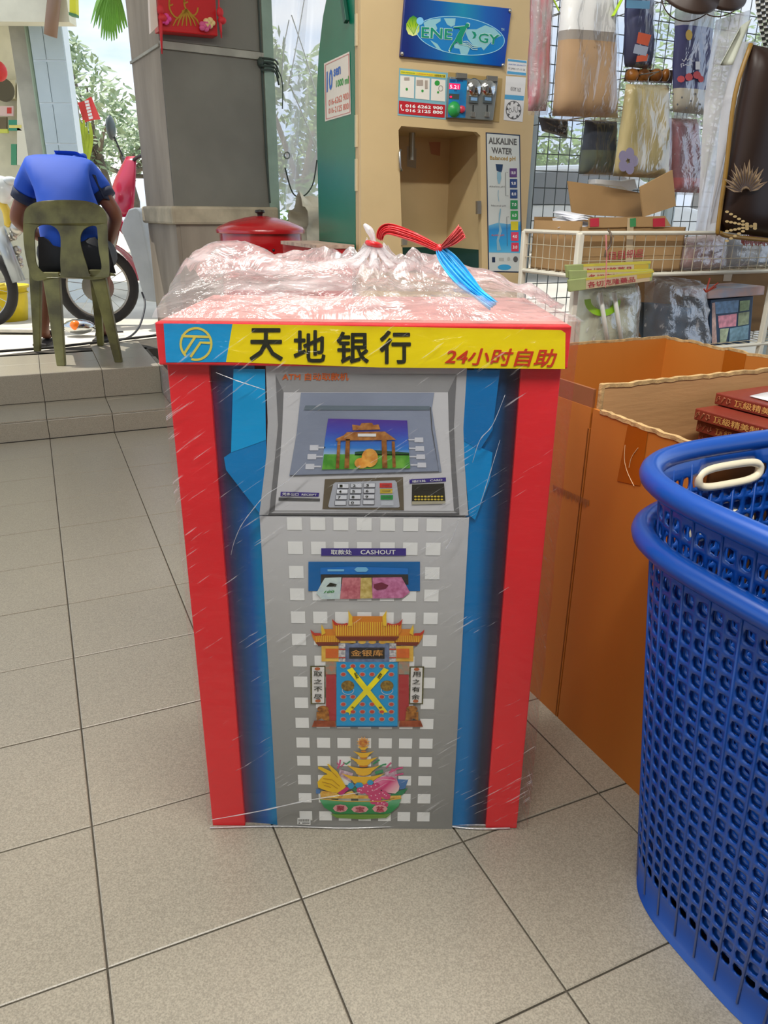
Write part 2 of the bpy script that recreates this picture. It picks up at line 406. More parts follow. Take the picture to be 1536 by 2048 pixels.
# unseen fluorescent battens added under the shop ceiling to brighten the scene
ADDED_LAMP = 36.0
tube_m = M('tube_glow', 'FFF6E6', .4, emit=6.0); bat_m = M('batten_white', 'E8E8E4', .5)
for k, (i_, j_) in enumerate(((-.3, -.9), (.9, -.9), (.3, .5))):
    lf = thing('ceiling_lamp', B(i_, j_, 2.66), ['fluorescent batten lamp on the ceiling near the open shop front', 'fluorescent batten lamp on the ceiling above the laundry baskets', 'fluorescent batten lamp on the ceiling above the paper bank machine'][k], 'lamp')
    MB().box(i_ - .62, i_ + .62, j_ - .04, j_ + .04, 2.69, 2.75, B).build('batten', bat_m, lf, bevel=.006)
    MB().tube([B(i_ - .6, j_, 2.665), B(i_ + .6, j_, 2.665)], .014, 10).build('tube', tube_m, lf, True)
    al_ = bpy.data.lights.new('tube_light', 'AREA'); al_.shape = 'RECTANGLE'; al_.size = 1.2; al_.size_y = .12; al_.energy = ADDED_LAMP; al_.color = (1, .97, .91)
    ao = bpy.data.objects.new('tube_light', al_); C.objects.link(ao); ao.location = V((0, 0, -.02)); ao.rotation_euler = (0, 0, AN); ao.parent = lf
# pillar, turned a little against the tiles
PC = ony(347.8, 403, 3.95); PC.z = 0; ph = math.radians(31)
PA, PB = V((math.cos(ph), math.sin(ph), 0)), V((-math.sin(ph), math.cos(ph), 0)); PS = .53
def P_(a, b, z): return PC + PA * a + PB * b + V((0, 0, z))
pillar = thing('pillar', P_(PS / 2, PS / 2, 0), 'weathered grey square pillar with a cream plaster band beside the steps', 'pillar', kind='structure')
pg = M('pillar_grey_front', '77756C', .75, var=.12, vs=3, bump=.1, bs=12)  # darker front: the shade on this face is put into its colour
pb = M('pillar_beige_side', '9A8F80', .85, var=.22, vs=5, stretch=(1, 1, .25), bump=.15, bs=20)  # paler side: daylight from the left is put into its colour
zb0, zb1 = .985, 1.06
zt = ony(316.6, 90, 3.95).z
MB().box(0, PS, 0, PS, -.04, 2.75, P_).build('shaft', pb, pillar)
MB().box(.0, PS - .03, -.004, .01, zb1, zt - .02, P_).build('front_panel', pg, pillar)
MB().box(.0, PS - .03, -.004, .01, zt + .02, 2.7, P_).build('front_panel', pg, pillar)
MB().box(.02, PS - .03, -.004, .01, .1, zb0, P_).build('front_panel', pb, pillar)
MB().box(-.025, PS + .01, -.03, PS + .02, zb0 - .01, zb1, P_).build('plaster_band', M('cream_plaster', 'B3A78F', .85, var=.2, vs=9, bump=.3, bs=25), pillar, bevel=.012)
jm = M('joint_strip', 'A6A498', .8, var=.15)
MB().bar(P_(-.001, -.008, zt), P_(PS - .03, -.008, zt), .012, .03).build('joint_strip', jm, pillar)
MB().bar(P_(-.006, 0, zt), P_(-.006, PS, zt), .008, .012).build('joint_strip', jm, pillar)
MB().box(PS - .03, PS + .025, -.012, .04, .1, 2.7, P_).build('steel_channel', M('green_grey_paint', '8FA596', .5, var=.15, vs=6), pillar, bevel=.004)
MB().tube([P_(PS - .045, -.008, 2.4), P_(PS - .04, -.01, 1.3), P_(PS - .03, -.01, 1.08)], .005, 6).build('cable', M('dark_green_cable', '2F3B33', .6), pillar)
# tied dark wire on the pillar
kn = thing('tied_wire', P_(PS - .04, -.02, zt - .03), 'dark green wire knotted around the edge of the grey pillar', 'wire')
wm = _M['dark_green_cable']; zk = zt - .02
for q in range(4):
    a0 = P_(PS - .055, -.018 - .004 * q, zk + .012 - .018 * q); a1 = P_(PS + .02, -.02, zk + .01 - .016 * q); a2 = P_(PS + .05, .0, zk - .004 - .03 * q)
    MB().tube(smoothpts([a0, a1, a2], 4), .0045, 6).build('strand', wm, kn)
MB().ell(P_(PS - .052, -.02, zk - .008), .016, .014, .02).build('knot', wm, kn, True)
MB().tube(smoothpts([P_(PS - .05, -.02, zk), P_(PS + .04, -.01, zk - .03), P_(PS + .065, -.01, zk - .09), P_(PS + .06, -.01, zk - .2)], 5), .003, 6).build('loose_end', wm, kn)
# red hanging altar card box on the pillar
cb = thing('red_hanging_box', P_(.1, -.05, zt + .02), 'red box with gold dragon and pink flowers hung on the grey pillar', 'ornament')
pc = Pl(P_(0, -.075, 0), -PB)
q = [pc(294, -110), pc(432, -110), pc(446, 60), pc(318, 55)]
rm = M('lacquer_red', 'C8171C', .35)
MB().prism([pc(318, 62), pc(436, 72), pc(424, -120), pc(306, -120)], PB * .07).build('box', rm, cb, bevel=.004)
MB().prism([pc(294, -120, .012), pc(302, -120, .012), pc(316, 52, .012), pc(302, 66, .012)], PB * .03).build('side_board', M('pale_card', 'E8D9CC', .6), cb)
gm = M('gold_print', 'B98A2E', .35, metal=.5)
dr = MB()
for base in ((352, 20), (382, 15)):
    for k in range(3):
        pts = [(base[0] + 14 * math.cos(t * .9 + k * 2), base[1] - 25 * k + 16 * math.sin(t * 1.1 + k)) for t in [x * .5 for x in range(9)]]
        for s_ in strip(pts, 3): dr.poly([pc(x, y, .002) for x, y in s_])
for k in range(7):
    for s_ in strip([(372, 18), (352 + 7 * k, 40), (346 + 9 * k, 52)], [4, 3, 2]): dr.poly([pc(x, y, .003) for x, y in s_])
dr.build('gold_dragon_print', gm, cb)
for x, y, c_ in ((330, 38, 'E7489B'), (418, 46, 'E8C98C'), (410, 52, 'D95C8C')):
    f = MB()
    for k in range(5):
        an = k * 1.257; p = pc(x + 7 * math.cos(an), y + 6 * math.sin(an), .018); f.ell(p, .014, .008, .012, 8, 6)
    f.ell(pc(x, y, .022), .009, .008, .009, 8, 6)
    f.build('flower', M('petal_' + c_, c_, .6), cb, True)
for x, y0, y1 in ((321, 20, 108), (440, 25, 76)):
    tm = M('tassel_red', 'D32A33', .6)
    t_ = MB().ell(pc(x, y0, .02), .016, .014, .02, 10, 8).ell(pc(x + 4, y0 + 16, .02), .02, .016, .016, 10, 8)
    t_.build('knot', tm, cb, True)
    MB().tube([pc(x, y0, .02), pc(x + 1, (y0 + y1) / 2, .02), pc(x + 3, y1, .02)], [.009, .007, .003], 8).build('tassel', tm, cb, True)
MB().tube([pc(436, -100, .01), pc(438, 30, .01)], .004, 6).build('hanging_cord', _M['tassel_red'], cb)

# ================================================================== PAPER BANK MACHINE
AY = 1.046
FP = py(AY)
atm = thing('paper_bank_machine', V((-.03, AY + .17, 0)), 'red and blue paper bank machine with yellow header, wrapped in clear plastic', 'paper machine')
def A(x, y): return FP(x, y)
XL, XR = -.306, .2465
card_red = M('card_red', 'EE2C34', .38, var=.05, vs=4)
ZT = .842
def ap(d, x, z): return V((x, AY + d, z))
AL = wloc(atm)
# pillar strips and the blue panels between them: x positions read on the front plane
xi_l = A(490, 1650).x; xg_l = A(520, 1032).x + .004; xg_r = A(938, 1032).x - .004; xi_r = A(972, 1650).x
MB().box(XL, XR, AY + .03, AY + .34, .0, ZT).build('body', card_red, atm)
MB().box(XL, xi_l, AY, AY + .032, 0, ZT).build('side_strip', card_red, atm, bevel=.0015)
MB().box(xi_r, XR, AY, AY + .032, 0, ZT).build('side_strip', card_red, atm, bevel=.0015)
gl_ = Mgrad('blue_print_a', V((xi_l, 0, 0)) - AL * 1.0, V((xg_l, 0, 0)) - AL, [(0, '7A2750'), (.14, '46395F'), (.3, '274A78'), (.6, '1C5CA8'), (.85, '0789C4'), (1, '0A8FCB')])  # blue print run with the recess shade beside the strip painted in
gr_ = Mgrad('blue_print_b', V((xg_r, 0, 0)) - AL, V((xi_r, 0, 0)) - AL, [(0, '0A86D0'), (.35, '0A78BE'), (.55, '10558C'), (.75, '252F48'), (.92, '3A2A40'), (1, '5A2038')])  # print run again, painted shade deepening towards the right strip
for mt in (gl_, gr_):       # the run goes across, not along, so only x counts
    for nd in mt.node_tree.nodes:
        if nd.type == 'VECT_MATH' and nd.operation == 'DOT_PRODUCT':
            v_ = nd.inputs[1].default_value; L_ = (xg_l - xi_l) if mt is gl_ else (xi_r - xg_r); nd.inputs[1].default_value = (1 / L_, 0, 0)
cyan = M('card_cyan', '0FA5E6', .35, var=.04); mid = M('card_blue', '0B86CC', .35, var=.05)
MB().grid(lambda u, v: ap(.008 - .006 * u ** 2, xi_l + (xg_l - xi_l) * u, v * ZT), 10, 2).build('blue_panel', gl_, atm, True)
MB().grid(lambda u, v: ap(.002 + .006 * u ** 2, xg_r + (xi_r - xg_r) * u, v * ZT), 10, 2).build('blue_panel', gr_, atm, True)
# layered light blue card beside the console
decal('light_blue_card', FP, [[(467, 738), (530, 738), (532, 880), (462, 905)]], cyan, atm, .003)
decal('light_blue_card', FP, [[(532, 880), (534, 940), (520, 1028), (452, 940), (448, 915), (462, 905)]], mid, atm, .0025)
decal('light_blue_card', FP, [[(932, 740), (1000, 740), (985, 860), (960, 900), (925, 880)]], M('card_blue2', '0B78BE', .35), atm, .003)
decal('light_blue_card', FP, [[(925, 880), (985, 905), (980, 960), (950, 1040), (938, 1030)]], M('card_blue3', '0C92D8', .35), atm, .0025)
# header
hz0, hz1 = py(AY - .012)(720, 734).z, .896
hx0, hx1 = -.3135, .2525; HP = py(AY - .012)
hdr = MB().box(hx0, hx1, AY - .012, AY + .345, hz0, hz1).build('header_box', card_red, atm, bevel=.002)
MB().box(hx0 + .004, hx1 - .004, AY + .0, AY + .341, hz1, hz1 + .0012).build('top_card', M('card_pale_top', 'C48A84', .6, var=.12, vs=7), hdr)
cyanp = M('logo_cyan', '14A3E4', .3); yel = M('header_yellow', 'FFE500', .35, var=.02)
decal('logo_panel', HP, [[(327, 647), (465, 648), (452, 724), (332, 725)]], cyanp, hdr, .0006)
decal('yellow_panel', HP, [[(465, 648), (760, 653), (1122, 660), (1131, 666), (1130, 738), (760, 735), (452, 724)]], yel, hdr, .0006)
lg = M('logo_gold', 'EFD95A', .35)
lp = []
for k in range(30):      # ring
    a0 = 2 * math.pi * k / 30; a1 = 2 * math.pi * (k + 1) / 30
    c_ = lambda a, r: (392 + r * math.cos(a), 688 + r * 1.03 * math.sin(a))
    if not (1.75 < a0 < 2.15): lp.append([c_(a0, 33), c_(a1, 33), c_(a1, 28.5), c_(a0, 28.5)])
lp += strip([(363, 672), (420, 674)], 5) + strip([(390, 674), (368, 708)], 5) + strip([(420, 686), (401, 685), (381, 714)], 5)
decal('logo_print', HP, lp, lg, hdr, .0012)
blk = M('print_black', '26281C', .4); redp = M('print_red', 'D8391C', .4); org = M('print_orange', 'D9682A', .4)
for k, (ch, q_) in enumerate((('天', (499, 656, 566, 722)), ('地', (587, 660, 651, 725)), ('银', (673, 663, 738, 727)), ('行', (759, 661, 822, 728)))):
    text('header_character', ch, HP, q_, blk, hdr, .0014, fat=.022)
text('header_lettering', '24小时自助', HP, [(892, 695), (1116, 698), (1111, 735), (889, 729)], redp, hdr, .0014, shear=.15, fat=.02)
# centre panel: grey lower board with white squares
gx0, gx1 = A(520, 1032).x, A(938, 1032).x; gz = A(728, 1033).z
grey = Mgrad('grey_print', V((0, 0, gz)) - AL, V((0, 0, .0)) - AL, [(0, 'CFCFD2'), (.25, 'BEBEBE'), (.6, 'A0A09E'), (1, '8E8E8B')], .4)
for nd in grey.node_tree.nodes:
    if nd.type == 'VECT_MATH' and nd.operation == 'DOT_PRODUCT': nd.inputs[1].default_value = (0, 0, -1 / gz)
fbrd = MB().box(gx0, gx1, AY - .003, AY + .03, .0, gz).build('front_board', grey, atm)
wht = M('print_white', 'F2F3F2', .4); GP = py(AY - .003)
sq = MB()
cols = [GP(x, 1048).x for x in (589, 635.7, 681.8, 728.5, 775.5, 821.5, 868)]
rows = [GP(728, y).z for y in (1048, 1096.5, 1145, 1189.5, 1235.4, 1279.7, 1322.8, 1364.5, 1406.3, 1446.4, 1485.8, 1522.3, 1560, 1596, 1632)]
for r_, z in enumerate(rows):
    for x in cols:
        a = .0113; t_ = min(z + a * .94, gz - .001); sq.poly([V((x - a, AY - .0036, z - a * .94)), V((x + a, AY - .0036, z - a * .94)), V((x + a, AY - .0036, t_)), V((x - a, AY - .0036, t_))])
sq.build('square_print_pattern', wht, fbrd)['kind'] = 'stuff'
L1, L2, L3, L4, L5 = .0012, .0018, .0024, .003, .0036
# ---- console (crop coordinates of the study picture)
c4 = lambda pts: [(500 + x * .29948, 730 + y * .29948) for x, y in pts]
r4 = lambda x0, y0, x1, y1: c4(rect(x0, y0, x1, y1))
con = c4([(105, 0), (1450, 0), (1425, 420), (1432, 640), (1458, 1005), (62, 1003), (110, 600), (118, 380)])
cons = MB().prism([FP(x, y, .0032) for x, y in con], (0, .02, 0)).build('console_board', M('console_grey', 'BDBDC0', .4, var=.03), atm)
K = Pl(V((0, AY - .0034, 0)), V((0, -1, 0)))
dk = M('print_dark_grey', '77777A', .45); dk2 = M('print_darker_grey', '5B5B5C', .45); ltg = M('print_light_grey', 'D4D4D8', .4)
decal('recess_print', K, [c4([(170, 62), (1380, 62), (1322, 182), (225, 182)])], M('print_mid_grey', '9A9A9C', .45), cons, .0004)
decal('recess_print', K, [c4([(170, 62), (225, 182), (215, 430), (200, 640), (165, 972), (128, 990), (165, 640), (188, 400)]), c4([(1380, 62), (1322, 182), (1328, 430), (1345, 740), (1362, 975), (1398, 990), (1372, 640), (1362, 400)])], dk, cons, .0004)
decal('console_face', K, [c4([(225, 182), (1322, 182), (1328, 430), (1345, 740), (1362, 975), (165, 972), (200, 640), (215, 430)])], ltg, cons, .0005)
decal('ledge_line', K, [c4([(128, 990), (1398, 990), (1398, 1000), (120, 1000)])], dk2, cons, .0005)
decal('screen_bezel', K, [c4([(340, 185), (1230, 185), (1215, 290), (1280, 716), (262, 742), (312, 450)])], M('bezel_blue_grey', '8E97AC', .4, var=.08, vs=9), cons, L1)
decal('bezel_line', K, [c4(p) for p in strip([(1205, 280), (1215, 430), (1262, 712), (268, 738)], 6)], dk2, cons, L2)
decal('bezel_shadow', K, [c4([(370, 270), (1200, 275), (1200, 300), (360, 300)])], M('print_slate', '6E7C88', .4), cons, L2)
SPt, SPb = K(660, 838), K(660, 938)
scr = Mgrad('screen_print', SPt - AL, SPb - AL, [(0, '5A3FA0'), (.25, '4B58C0'), (.55, '3E86DA'), (.7, 'A9CBEA'), (1, 'CFE2F4')], .35)
decal('screen_picture', K, [c4([(522, 358), (1050, 370), (1070, 690), (480, 698), (500, 500)])], scr, cons, L2)
decal('screen_field', K, [c4([(494, 596), (1063, 596), (1070, 690), (480, 698)])], M('print_field_green', '4E9A35', .4, col2='7CBF4C', vs=60), cons, L3)
decal('screen_trees', K, [c4([(700, 580), (830, 568), (1062, 585), (1063, 604), (700, 604)])], M('print_tree_green', '2F5A35', .5), cons, L3)
brz = M('print_bronze', 'B4763A', .4, col2='7A4A22', vs=90); brz2 = M('print_roof_orange', 'C58A4A', .4, col2='9A5F30', vs=120)
decal('screen_arch_posts', K, [c4(p) for p in ([(585, 505), (605, 505), (595, 690), (572, 692)], [(640, 495), (668, 495), (662, 690), (630, 690)], [(878, 495), (912, 495), (918, 688), (884, 688)], [(946, 510), (966, 510), (974, 684), (952, 684)])], brz, cons, L4)
decal('screen_arch_roof', K, [c4(p) for p in ([(682, 398), (735, 405), (745, 388), (815, 386), (825, 402), (858, 396), (870, 430), (686, 436)], [(575, 492), (625, 470), (648, 448), (900, 444), (915, 455), (978, 500), (575, 505)])], brz2, cons, L4)
decal('screen_arch_plaque', K, [r4(720, 458, 842, 478)], wht, cons, L5)
decal('screen_gold_heap', K, [c4(ellp(800, 620, 55, 62, 16)), c4(ellp(745, 655, 48, 36, 14))], M('print_gold_heap', 'D98F3C', .4, col2='F0B85A', vs=80), cons, L5)
bl_ = MB()
for x, y in ((1128, 500), (1134, 558), (1140, 613), (1147, 668)):
    for p in (c4([(x - 28, y - 16), (x + 28, y - 16), (x + 30, y + 16), (x - 30, y + 16)]), r4(x - 75, y - 6, x - 28, y + 4)): bl_.poly([K(a, b, L2) for a, b in p])
for x, y in ((430, 552), (415, 612), (402, 678)):
    for p in (c4([(x - 30, y - 18), (x + 28, y - 18), (x + 26, y + 18), (x - 32, y + 18)]), r4(x + 26, y - 6, x + 72, y + 5)): bl_.poly([K(a, b, L2) for a, b in p])
bl_.build('side_button_print', M('print_button', 'D9DBE4', .4), cons)['kind'] = 'stuff'
decal('keypad_surround', K, [c4([(500, 762), (1022, 748), (1028, 970), (484, 962)])], M('print_keypad_dark', '6B6150', .45), cons, L1)
decal('keypad_plate', K, [c4([(568, 784), (968, 770), (980, 785), (1000, 945), (990, 952), (530, 952), (522, 942), (556, 796)])], M('print_keypad_grey', 'B9BDC8', .4), cons, L2)
kb = MB(); kf = MB(); ko = M('print_key_edge', '6F7078', .4)
for r_ in range(4):
    for c_ in range(3):
        x = 622 - r_ * 6 + c_ * (88 + r_ * 2); y = 808 + r_ * 38 - c_ * 2
        if True:
            kb.poly([K(a, b, L3) for a, b in r4(x - 39, y - 15, x + 39, y + 17)]); kf.poly([K(a, b, L4) for a, b in r4(x - 36, y - 14, x + 36, y + 12)])
        d = '123456789 0 '[r_ * 3 + c_]
        if d != ' ': text('key_digit', d, K, r4(x - 24, y - 9, x - 4, y + 8), blk, cons, L5, bold=.02)
kb.build('key_edge_print', ko, cons); kf.build('key_print', M('print_key', 'DFE2EA', .4), cons)
for y, c_, n_ in ((804, 'D23A38', 'CANCEL'), (842, 'CFB23A', 'CLEAR'), (884, '2F9A4C', 'ENTER'), (924, 'C9CED8', '')):
    dx = (y - 804) * .08
    decal('function_key', K, [r4(866 + dx, y - 15, 948 + dx, y + 15)], M('print_fk_' + c_, c_, .4), cons, L3)
    if n_: text('function_key_word', n_, K, r4(880 + dx, y - 6, 936 + dx, y + 4), dk2, cons, L4)
pur = M('print_purple', '43348C', .4)
decal('receipt_label', K, [c4([(205, 846), (462, 854), (458, 879), (203, 876)])], pur, cons, L1)
text('receipt_words', '凭条出口  RECEIPT', K, c4([(216, 852), (448, 858), (446, 874), (214, 871)]), wht, cons, L2, bold=.01)
decal('receipt_slot', K, [c4([(192, 884), (467, 892), (466, 910), (190, 905)])], dk2, cons, L1)
decal('card_label', K, [c4([(1063, 764), (1308, 751), (1309, 777), (1066, 792)])], pur, cons, L1)
text('card_words', '插口处   CARD', K, c4([(1082, 770), (1284, 758), (1285, 774), (1084, 786)]), wht, cons, L2, bold=.01)
decal('card_slot', K, [c4([(1082, 798), (1296, 790), (1306, 926), (1080, 930)])], M('print_slot_black', '35332C', .35), cons, L1)
decal('card_slot_lip', K, [c4([(1082, 910), (1304, 908), (1306, 926), (1080, 932)])], M('print_beige', 'B8B29C', .4), cons, L2)
cl = MB()
for k in range(9): cl.poly([K(a, b, L3) for a, b in c4(ellp(1105 + k * 22, 878, 9, 6, 8))]); cl.poly([K(a, b, L3) for a, b in c4(ellp(1105 + k * 22, 898, 9, 6, 8))])
cl.build('card_slot_lights_print', M('print_gold_light', 'E3C740', .4), cons)
text('console_heading', 'ATM 自动取款机', K, [(565, 746), (697, 745), (697, 761), (564, 761)], org, cons, .0008, fat=.022)
# ---- cash slot
c5 = lambda pts: [(500 + x * .29948, 1030 + y * .29948) for x, y in pts]
r5 = lambda x0, y0, x1, y1: c5(rect(x0, y0, x1, y1))
decal('cash_label', GP, [r5(475, 222, 1042, 272)], pur, fbrd, L1)
text('cash_words', '取款处', GP, r5(540, 231, 680, 264), wht, fbrd, L2, bold=.012); text('cash_words', 'CASHOUT', GP, r5(738, 233, 972, 263), wht, fbrd, L2, bold=.012)
decal('cash_slot_panel', GP, [r5(390, 312, 1135, 508)], M('print_slot_blue', '0E6AB0', .4), fbrd, L1)
decal('cash_slot_hood', GP, [c5([(470, 352), (680, 344), (1055, 356), (1055, 398), (470, 398)])], M('print_slot_blue2', '1A78CE', .35), fbrd, L2)
decal('cash_slot_emblem', GP, [c5([(696, 364), (715, 348), (775, 348), (792, 364), (775, 380), (715, 380)]), r5(518, 362, 628, 376)], M('print_ice', '7FC4EC', .35), fbrd, L3)
decal('cash_slot_mouth', GP, [c5([(474, 396), (1056, 396), (1058, 465), (472, 460)])], M('print_slot_mouth', '3A3632', .5), fbrd, L2)
decal('banknote_print', GP, [c5([(500, 420), (610, 416), (602, 560), (480, 562), (443, 522), (470, 470)])], M('print_note_pale', 'D7E9E4', .4, col2='C3D6DC', vs=90), fbrd, L3)
decal('banknote_print', GP, [c5([(618, 418), (742, 418), (738, 560), (600, 560)])], M('print_note_rose', 'D88790', .4, col2='B85A6A', vs=140), fbrd, L3)
decal('banknote_print', GP, [c5([(818, 418), (1012, 415), (1068, 516), (1020, 555), (815, 558)])], M('print_note_pink', 'D98CB8', .4, col2='B8608C', vs=120), fbrd, L3)
decal('banknote_band', GP, [c5([(740, 420), (812, 418), (818, 556), (735, 558)])], M('print_band', 'DFCB83', .4, col2='B79B4A', vs=110), fbrd, L4)
decal('banknote_portrait', GP, [c5([(828, 462), (880, 450), (925, 470), (905, 492), (850, 502), (826, 485)])], M('print_maroon', '7A2C44', .4), fbrd, L4)
text('banknote_number', '100', GP, c5([(505, 506), (566, 503), (560, 520), (492, 522)]), M('print_note_green', '4B9A50', .4), fbrd, L4, bold=.03)
decal('banknote_portrait', GP, [c5([(508, 478), (535, 452), (580, 462), (572, 478)])], blk, fbrd, L4)
# ---- gate picture
c6 = lambda pts: [(560 + x * .22135, 1200 + y * .22135) for x, y in pts]
mir = lambda pts: [(1580 - x, y) for x, y in pts]
def G6(name, polys, mat, off, mirror=False):
    ps = [c6(p) for p in polys] + ([c6(mir(p)) for p in polys] if mirror else [])
    return decal(name, GP, ps, mat, fbrd, off)
roofm = M('print_roof', 'E08A2C', .4); roofy = M('print_roof_yellow', 'F2C83C', .4); rred = M('print_ridge_red', 'CC3A2C', .4); eave = M('print_eave', '7E3424', .45)
G6('gate_side_roof', [[(275, 270), (312, 305), (368, 312), (400, 262), (510, 262), (545, 385), (330, 400), (296, 345)]], roofm, L1, True)
G6('gate_side_ridge', [[(275, 268), (312, 298), (366, 300), (372, 325), (318, 325), (284, 300)]], rred, L2, True)
G6('gate_side_finial', [[(376, 220), (398, 262), (412, 300), (378, 318), (372, 270)]], roofy, L3, True)
st = []
for k in range(13): st.append([(322 + k * 17, 322), (329 + k * 17, 322), (334 + k * 16.5, 380), (327 + k * 16.5, 380)])
G6('gate_roof_stripes', st, roofy, L2, True)
G6('gate_side_eave', [[(325, 382), (545, 380), (540, 408), (345, 415)]], eave, L2, True)
G6('gate_main_roof', [[(470, 175), (510, 215), (560, 235), (615, 225), (650, 146), (930, 146), (965, 225), (1020, 235), (1070, 215), (1102, 175), (1095, 280), (1062, 332), (518, 332), (480, 280)]], roofm, L3)
G6('gate_roof_stripes', [[(505 + k * 20.5, 225 if (k < 6 or k > 21) else 198), (514 + k * 20.5, 225 if (k < 6 or k > 21) else 198), (514 + k * 20.5, 322), (505 + k * 20.5, 322)] for k in range(28)], roofy, L4)
G6('gate_main_ridge', [[(470, 172), (512, 208), (560, 220), (610, 205), (612, 232), (545, 240), (490, 225)]], rred, L4, True)
G6('gate_finial', [[(616, 92), (640, 130), (655, 150), (650, 232), (616, 236), (620, 160)]], roofy, L5, True)
G6('gate_main_eave', [[(500, 330), (1080, 330), (1040, 368), (540, 368)]], eave, L4)
gld = M('print_gold', 'DDA638', .4, col2='F0C85A', vs=60)
G6('gate_brackets', [ellp(650 + k * 92, 380, 36, 17, 12) for k in range(4)] + [rect(545, 362, 620, 388), rect(960, 362, 1035, 388)], gld, L3)
G6('gate_beam', [rect(375, 415, 535, 555)], gld, L2, True); G6('gate_beam_panel', [rect(412, 440, 525, 525)], M('print_orange_panel', 'E2702C', .4, var=.1, vs=90), L3, True)
G6('gate_side_plaque', [rect(530, 392, 592, 558)], M('print_script_white', 'E6E4E2', .4, col2='9A98A0', vs=260), L3, True); G6('gate_side_plaque_line', [rect(530, 440, 592, 450), rect(530, 516, 592, 526)], rred, L4, True)
G6('gate_plaque_border', [rect(590, 390, 985, 562)], M('print_slate_blue', '7C8DAE', .4, col2='5E6E92', vs=120), L3)
G6('gate_plaque', [rect(624, 430, 945, 530)], M('print_ink', '2A2421', .4), L4)
text('gate_plaque_words', '金银库', GP, c6(rect(640, 450, 930, 508)), M('print_gold_ink', 'E0A458', .4), fbrd, L5, bold=.02)
G6('gate_capital', [rect(412, 558, 506, 675)], M('print_capital', 'C4866C', .4, col2='8E9A8C', vs=110), L2, True)
G6('gate_column', [rect(416, 672, 508, 1090)], M('print_column_red', 'B5383C', .4), L2, True)
G6('gate_door', [rect(510, 562, 1062, 1146)], M('print_door_blue', '18A0DC', .4), L3)
G6('gate_door_sill', [rect(510, 1138, 1062, 1147)], M('print_sill', '165A86', .4), L4)
ring = []; stud = []
for y in (597, 672, 875, 942, 1010, 1077):
    for x in (572, 658, 745, 832, 920, 1006):
        if (y == 672 and x in (658, 920)) or (y == 875 and x in (745, 832)) or (y == 942 and x in (658, 920)): continue
        ring.append(ellp(x, y, 29, 22, 12)); stud.append(ellp(x, y, 21, 15, 10))
G6('door_stud_ring', ring, M('print_ring', 'A9B4BC', .4), L4); G6('door_stud', stud, M('print_stud', 'D24A34', .4), L5)
G6('door_knocker', [ellp(612, 775, 60, 48, 16), ellp(966, 775, 60, 48, 16)], M('print_knocker', 'A8852E', .4, col2='6E5420', vs=220), L4)
rg = []
for cx in (615, 968): rg += strip(ellp(cx, 815, 52, 38, 14, -.3, 3.45), 5)
G6('knocker_ring', rg, M('print_ring2', 'C9D4DA', .4), L5)
G6('sealing_tape', [[(605, 632), (652, 610), (972, 1010), (978, 1015), (935, 1018), (932, 1040)], [(938, 612), (985, 632), (650, 1000), (628, 1042), (622, 1018), (582, 1010)]], M('print_tape_yellow', 'F4E21E', .4), L5)
for s_, q_ in (('擇日', [(668, 660), (688, 648), (712, 705), (690, 716)]), ('擇日', [(905, 655), (926, 670), (898, 716), (876, 702)]), ('开', [(650, 960), (672, 972), (660, 985), (640, 972)]), ('封', [(888, 968), (914, 958), (926, 975), (902, 984)])):
    text('tape_words', s_, GP, c6(q_), blk, fbrd, .0042, bold=.01)
G6('couplet_border', [[(273, 596), (410, 594), (410, 938), (277, 940)]], M('print_olive', '6E6A38', .45, col2='4A4726', vs=160), L2)
G6('couplet_paper', [[(289, 606), (400, 604), (400, 930), (291, 931)], [(1183, 612), (1288, 612), (1280, 932), (1176, 930)]], M('print_paper', 'EDEBE8', .4), L3)
G6('couplet_border', [[(1170, 600), (1302, 600), (1292, 942), (1164, 940)]], _M['print_olive'], L2)
G6('couplet_flower', [ellp(338, 622, 26, 14, 10), ellp(343, 912, 26, 14, 10), ellp(1235, 626, 26, 14, 10), ellp(1226, 914, 26, 14, 10)], M('print_terracotta', 'C0683C', .4), L4)
for k, ch in enumerate('取之不尽'): text('couplet_character', ch, GP, c6(rect(304, 645 + k * 69, 382, 690 + k * 69)), blk, fbrd, L5, bold=.01)
for k, ch in enumerate('用之有余'): text('couplet_character', ch, GP, c6(rect(1198 - k * 3, 648 + k * 68, 1270 - k * 3, 694 + k * 68)), blk, fbrd, L5, bold=.01)
lion = M('print_lion', 'C08030', .4, col2='7A4418', vs=130)
G6('lion_base', [[(310, 1090), (498, 1090), (505, 1146), (288, 1146)]], M('print_lion_base', 'B4582E', .4, col2='8A3A1C', vs=90), L3, True)
G6('stone_lion', [ellp(388, 985, 52, 30, 14), [(330, 1010), (440, 1005), (450, 1095), (400, 1085), (372, 1070), (330, 1095)]], lion, L4, True)
# ---- treasure bowl picture
c7 = lambda pts: [(560 + x * .22135, 1440 + y * .22135) for x, y in pts]
def G7(name, polys, mat, off): return decal(name, GP, [c7(p) for p in polys], mat, fbrd, off)
G7('coral_print', strip([(520, 440), (540, 400), (545, 360)], 14) + strip([(535, 410), (515, 385)], 10) + strip([(550, 420), (575, 400), (578, 385)], 10) + strip([(960, 430), (990, 400), (1005, 385)], 14) + strip([(1000, 470), (1060, 440), (1110, 430)], 16) + strip([(1040, 500), (1090, 490), (1115, 485)], 14) + strip([(985, 480), (1020, 440)], 14), M('print_coral', 'D8588C', .4), L1)
G7('fern_print', strip([(570, 385), (600, 398), (635, 372)], 14) + strip([(840, 400), (880, 370), (900, 360)], 14) + strip([(880, 430), (930, 405), (960, 400)], 14) + strip([(860, 480), (930, 460)], 26), M('print_fern', '3E9A66', .4), L1)
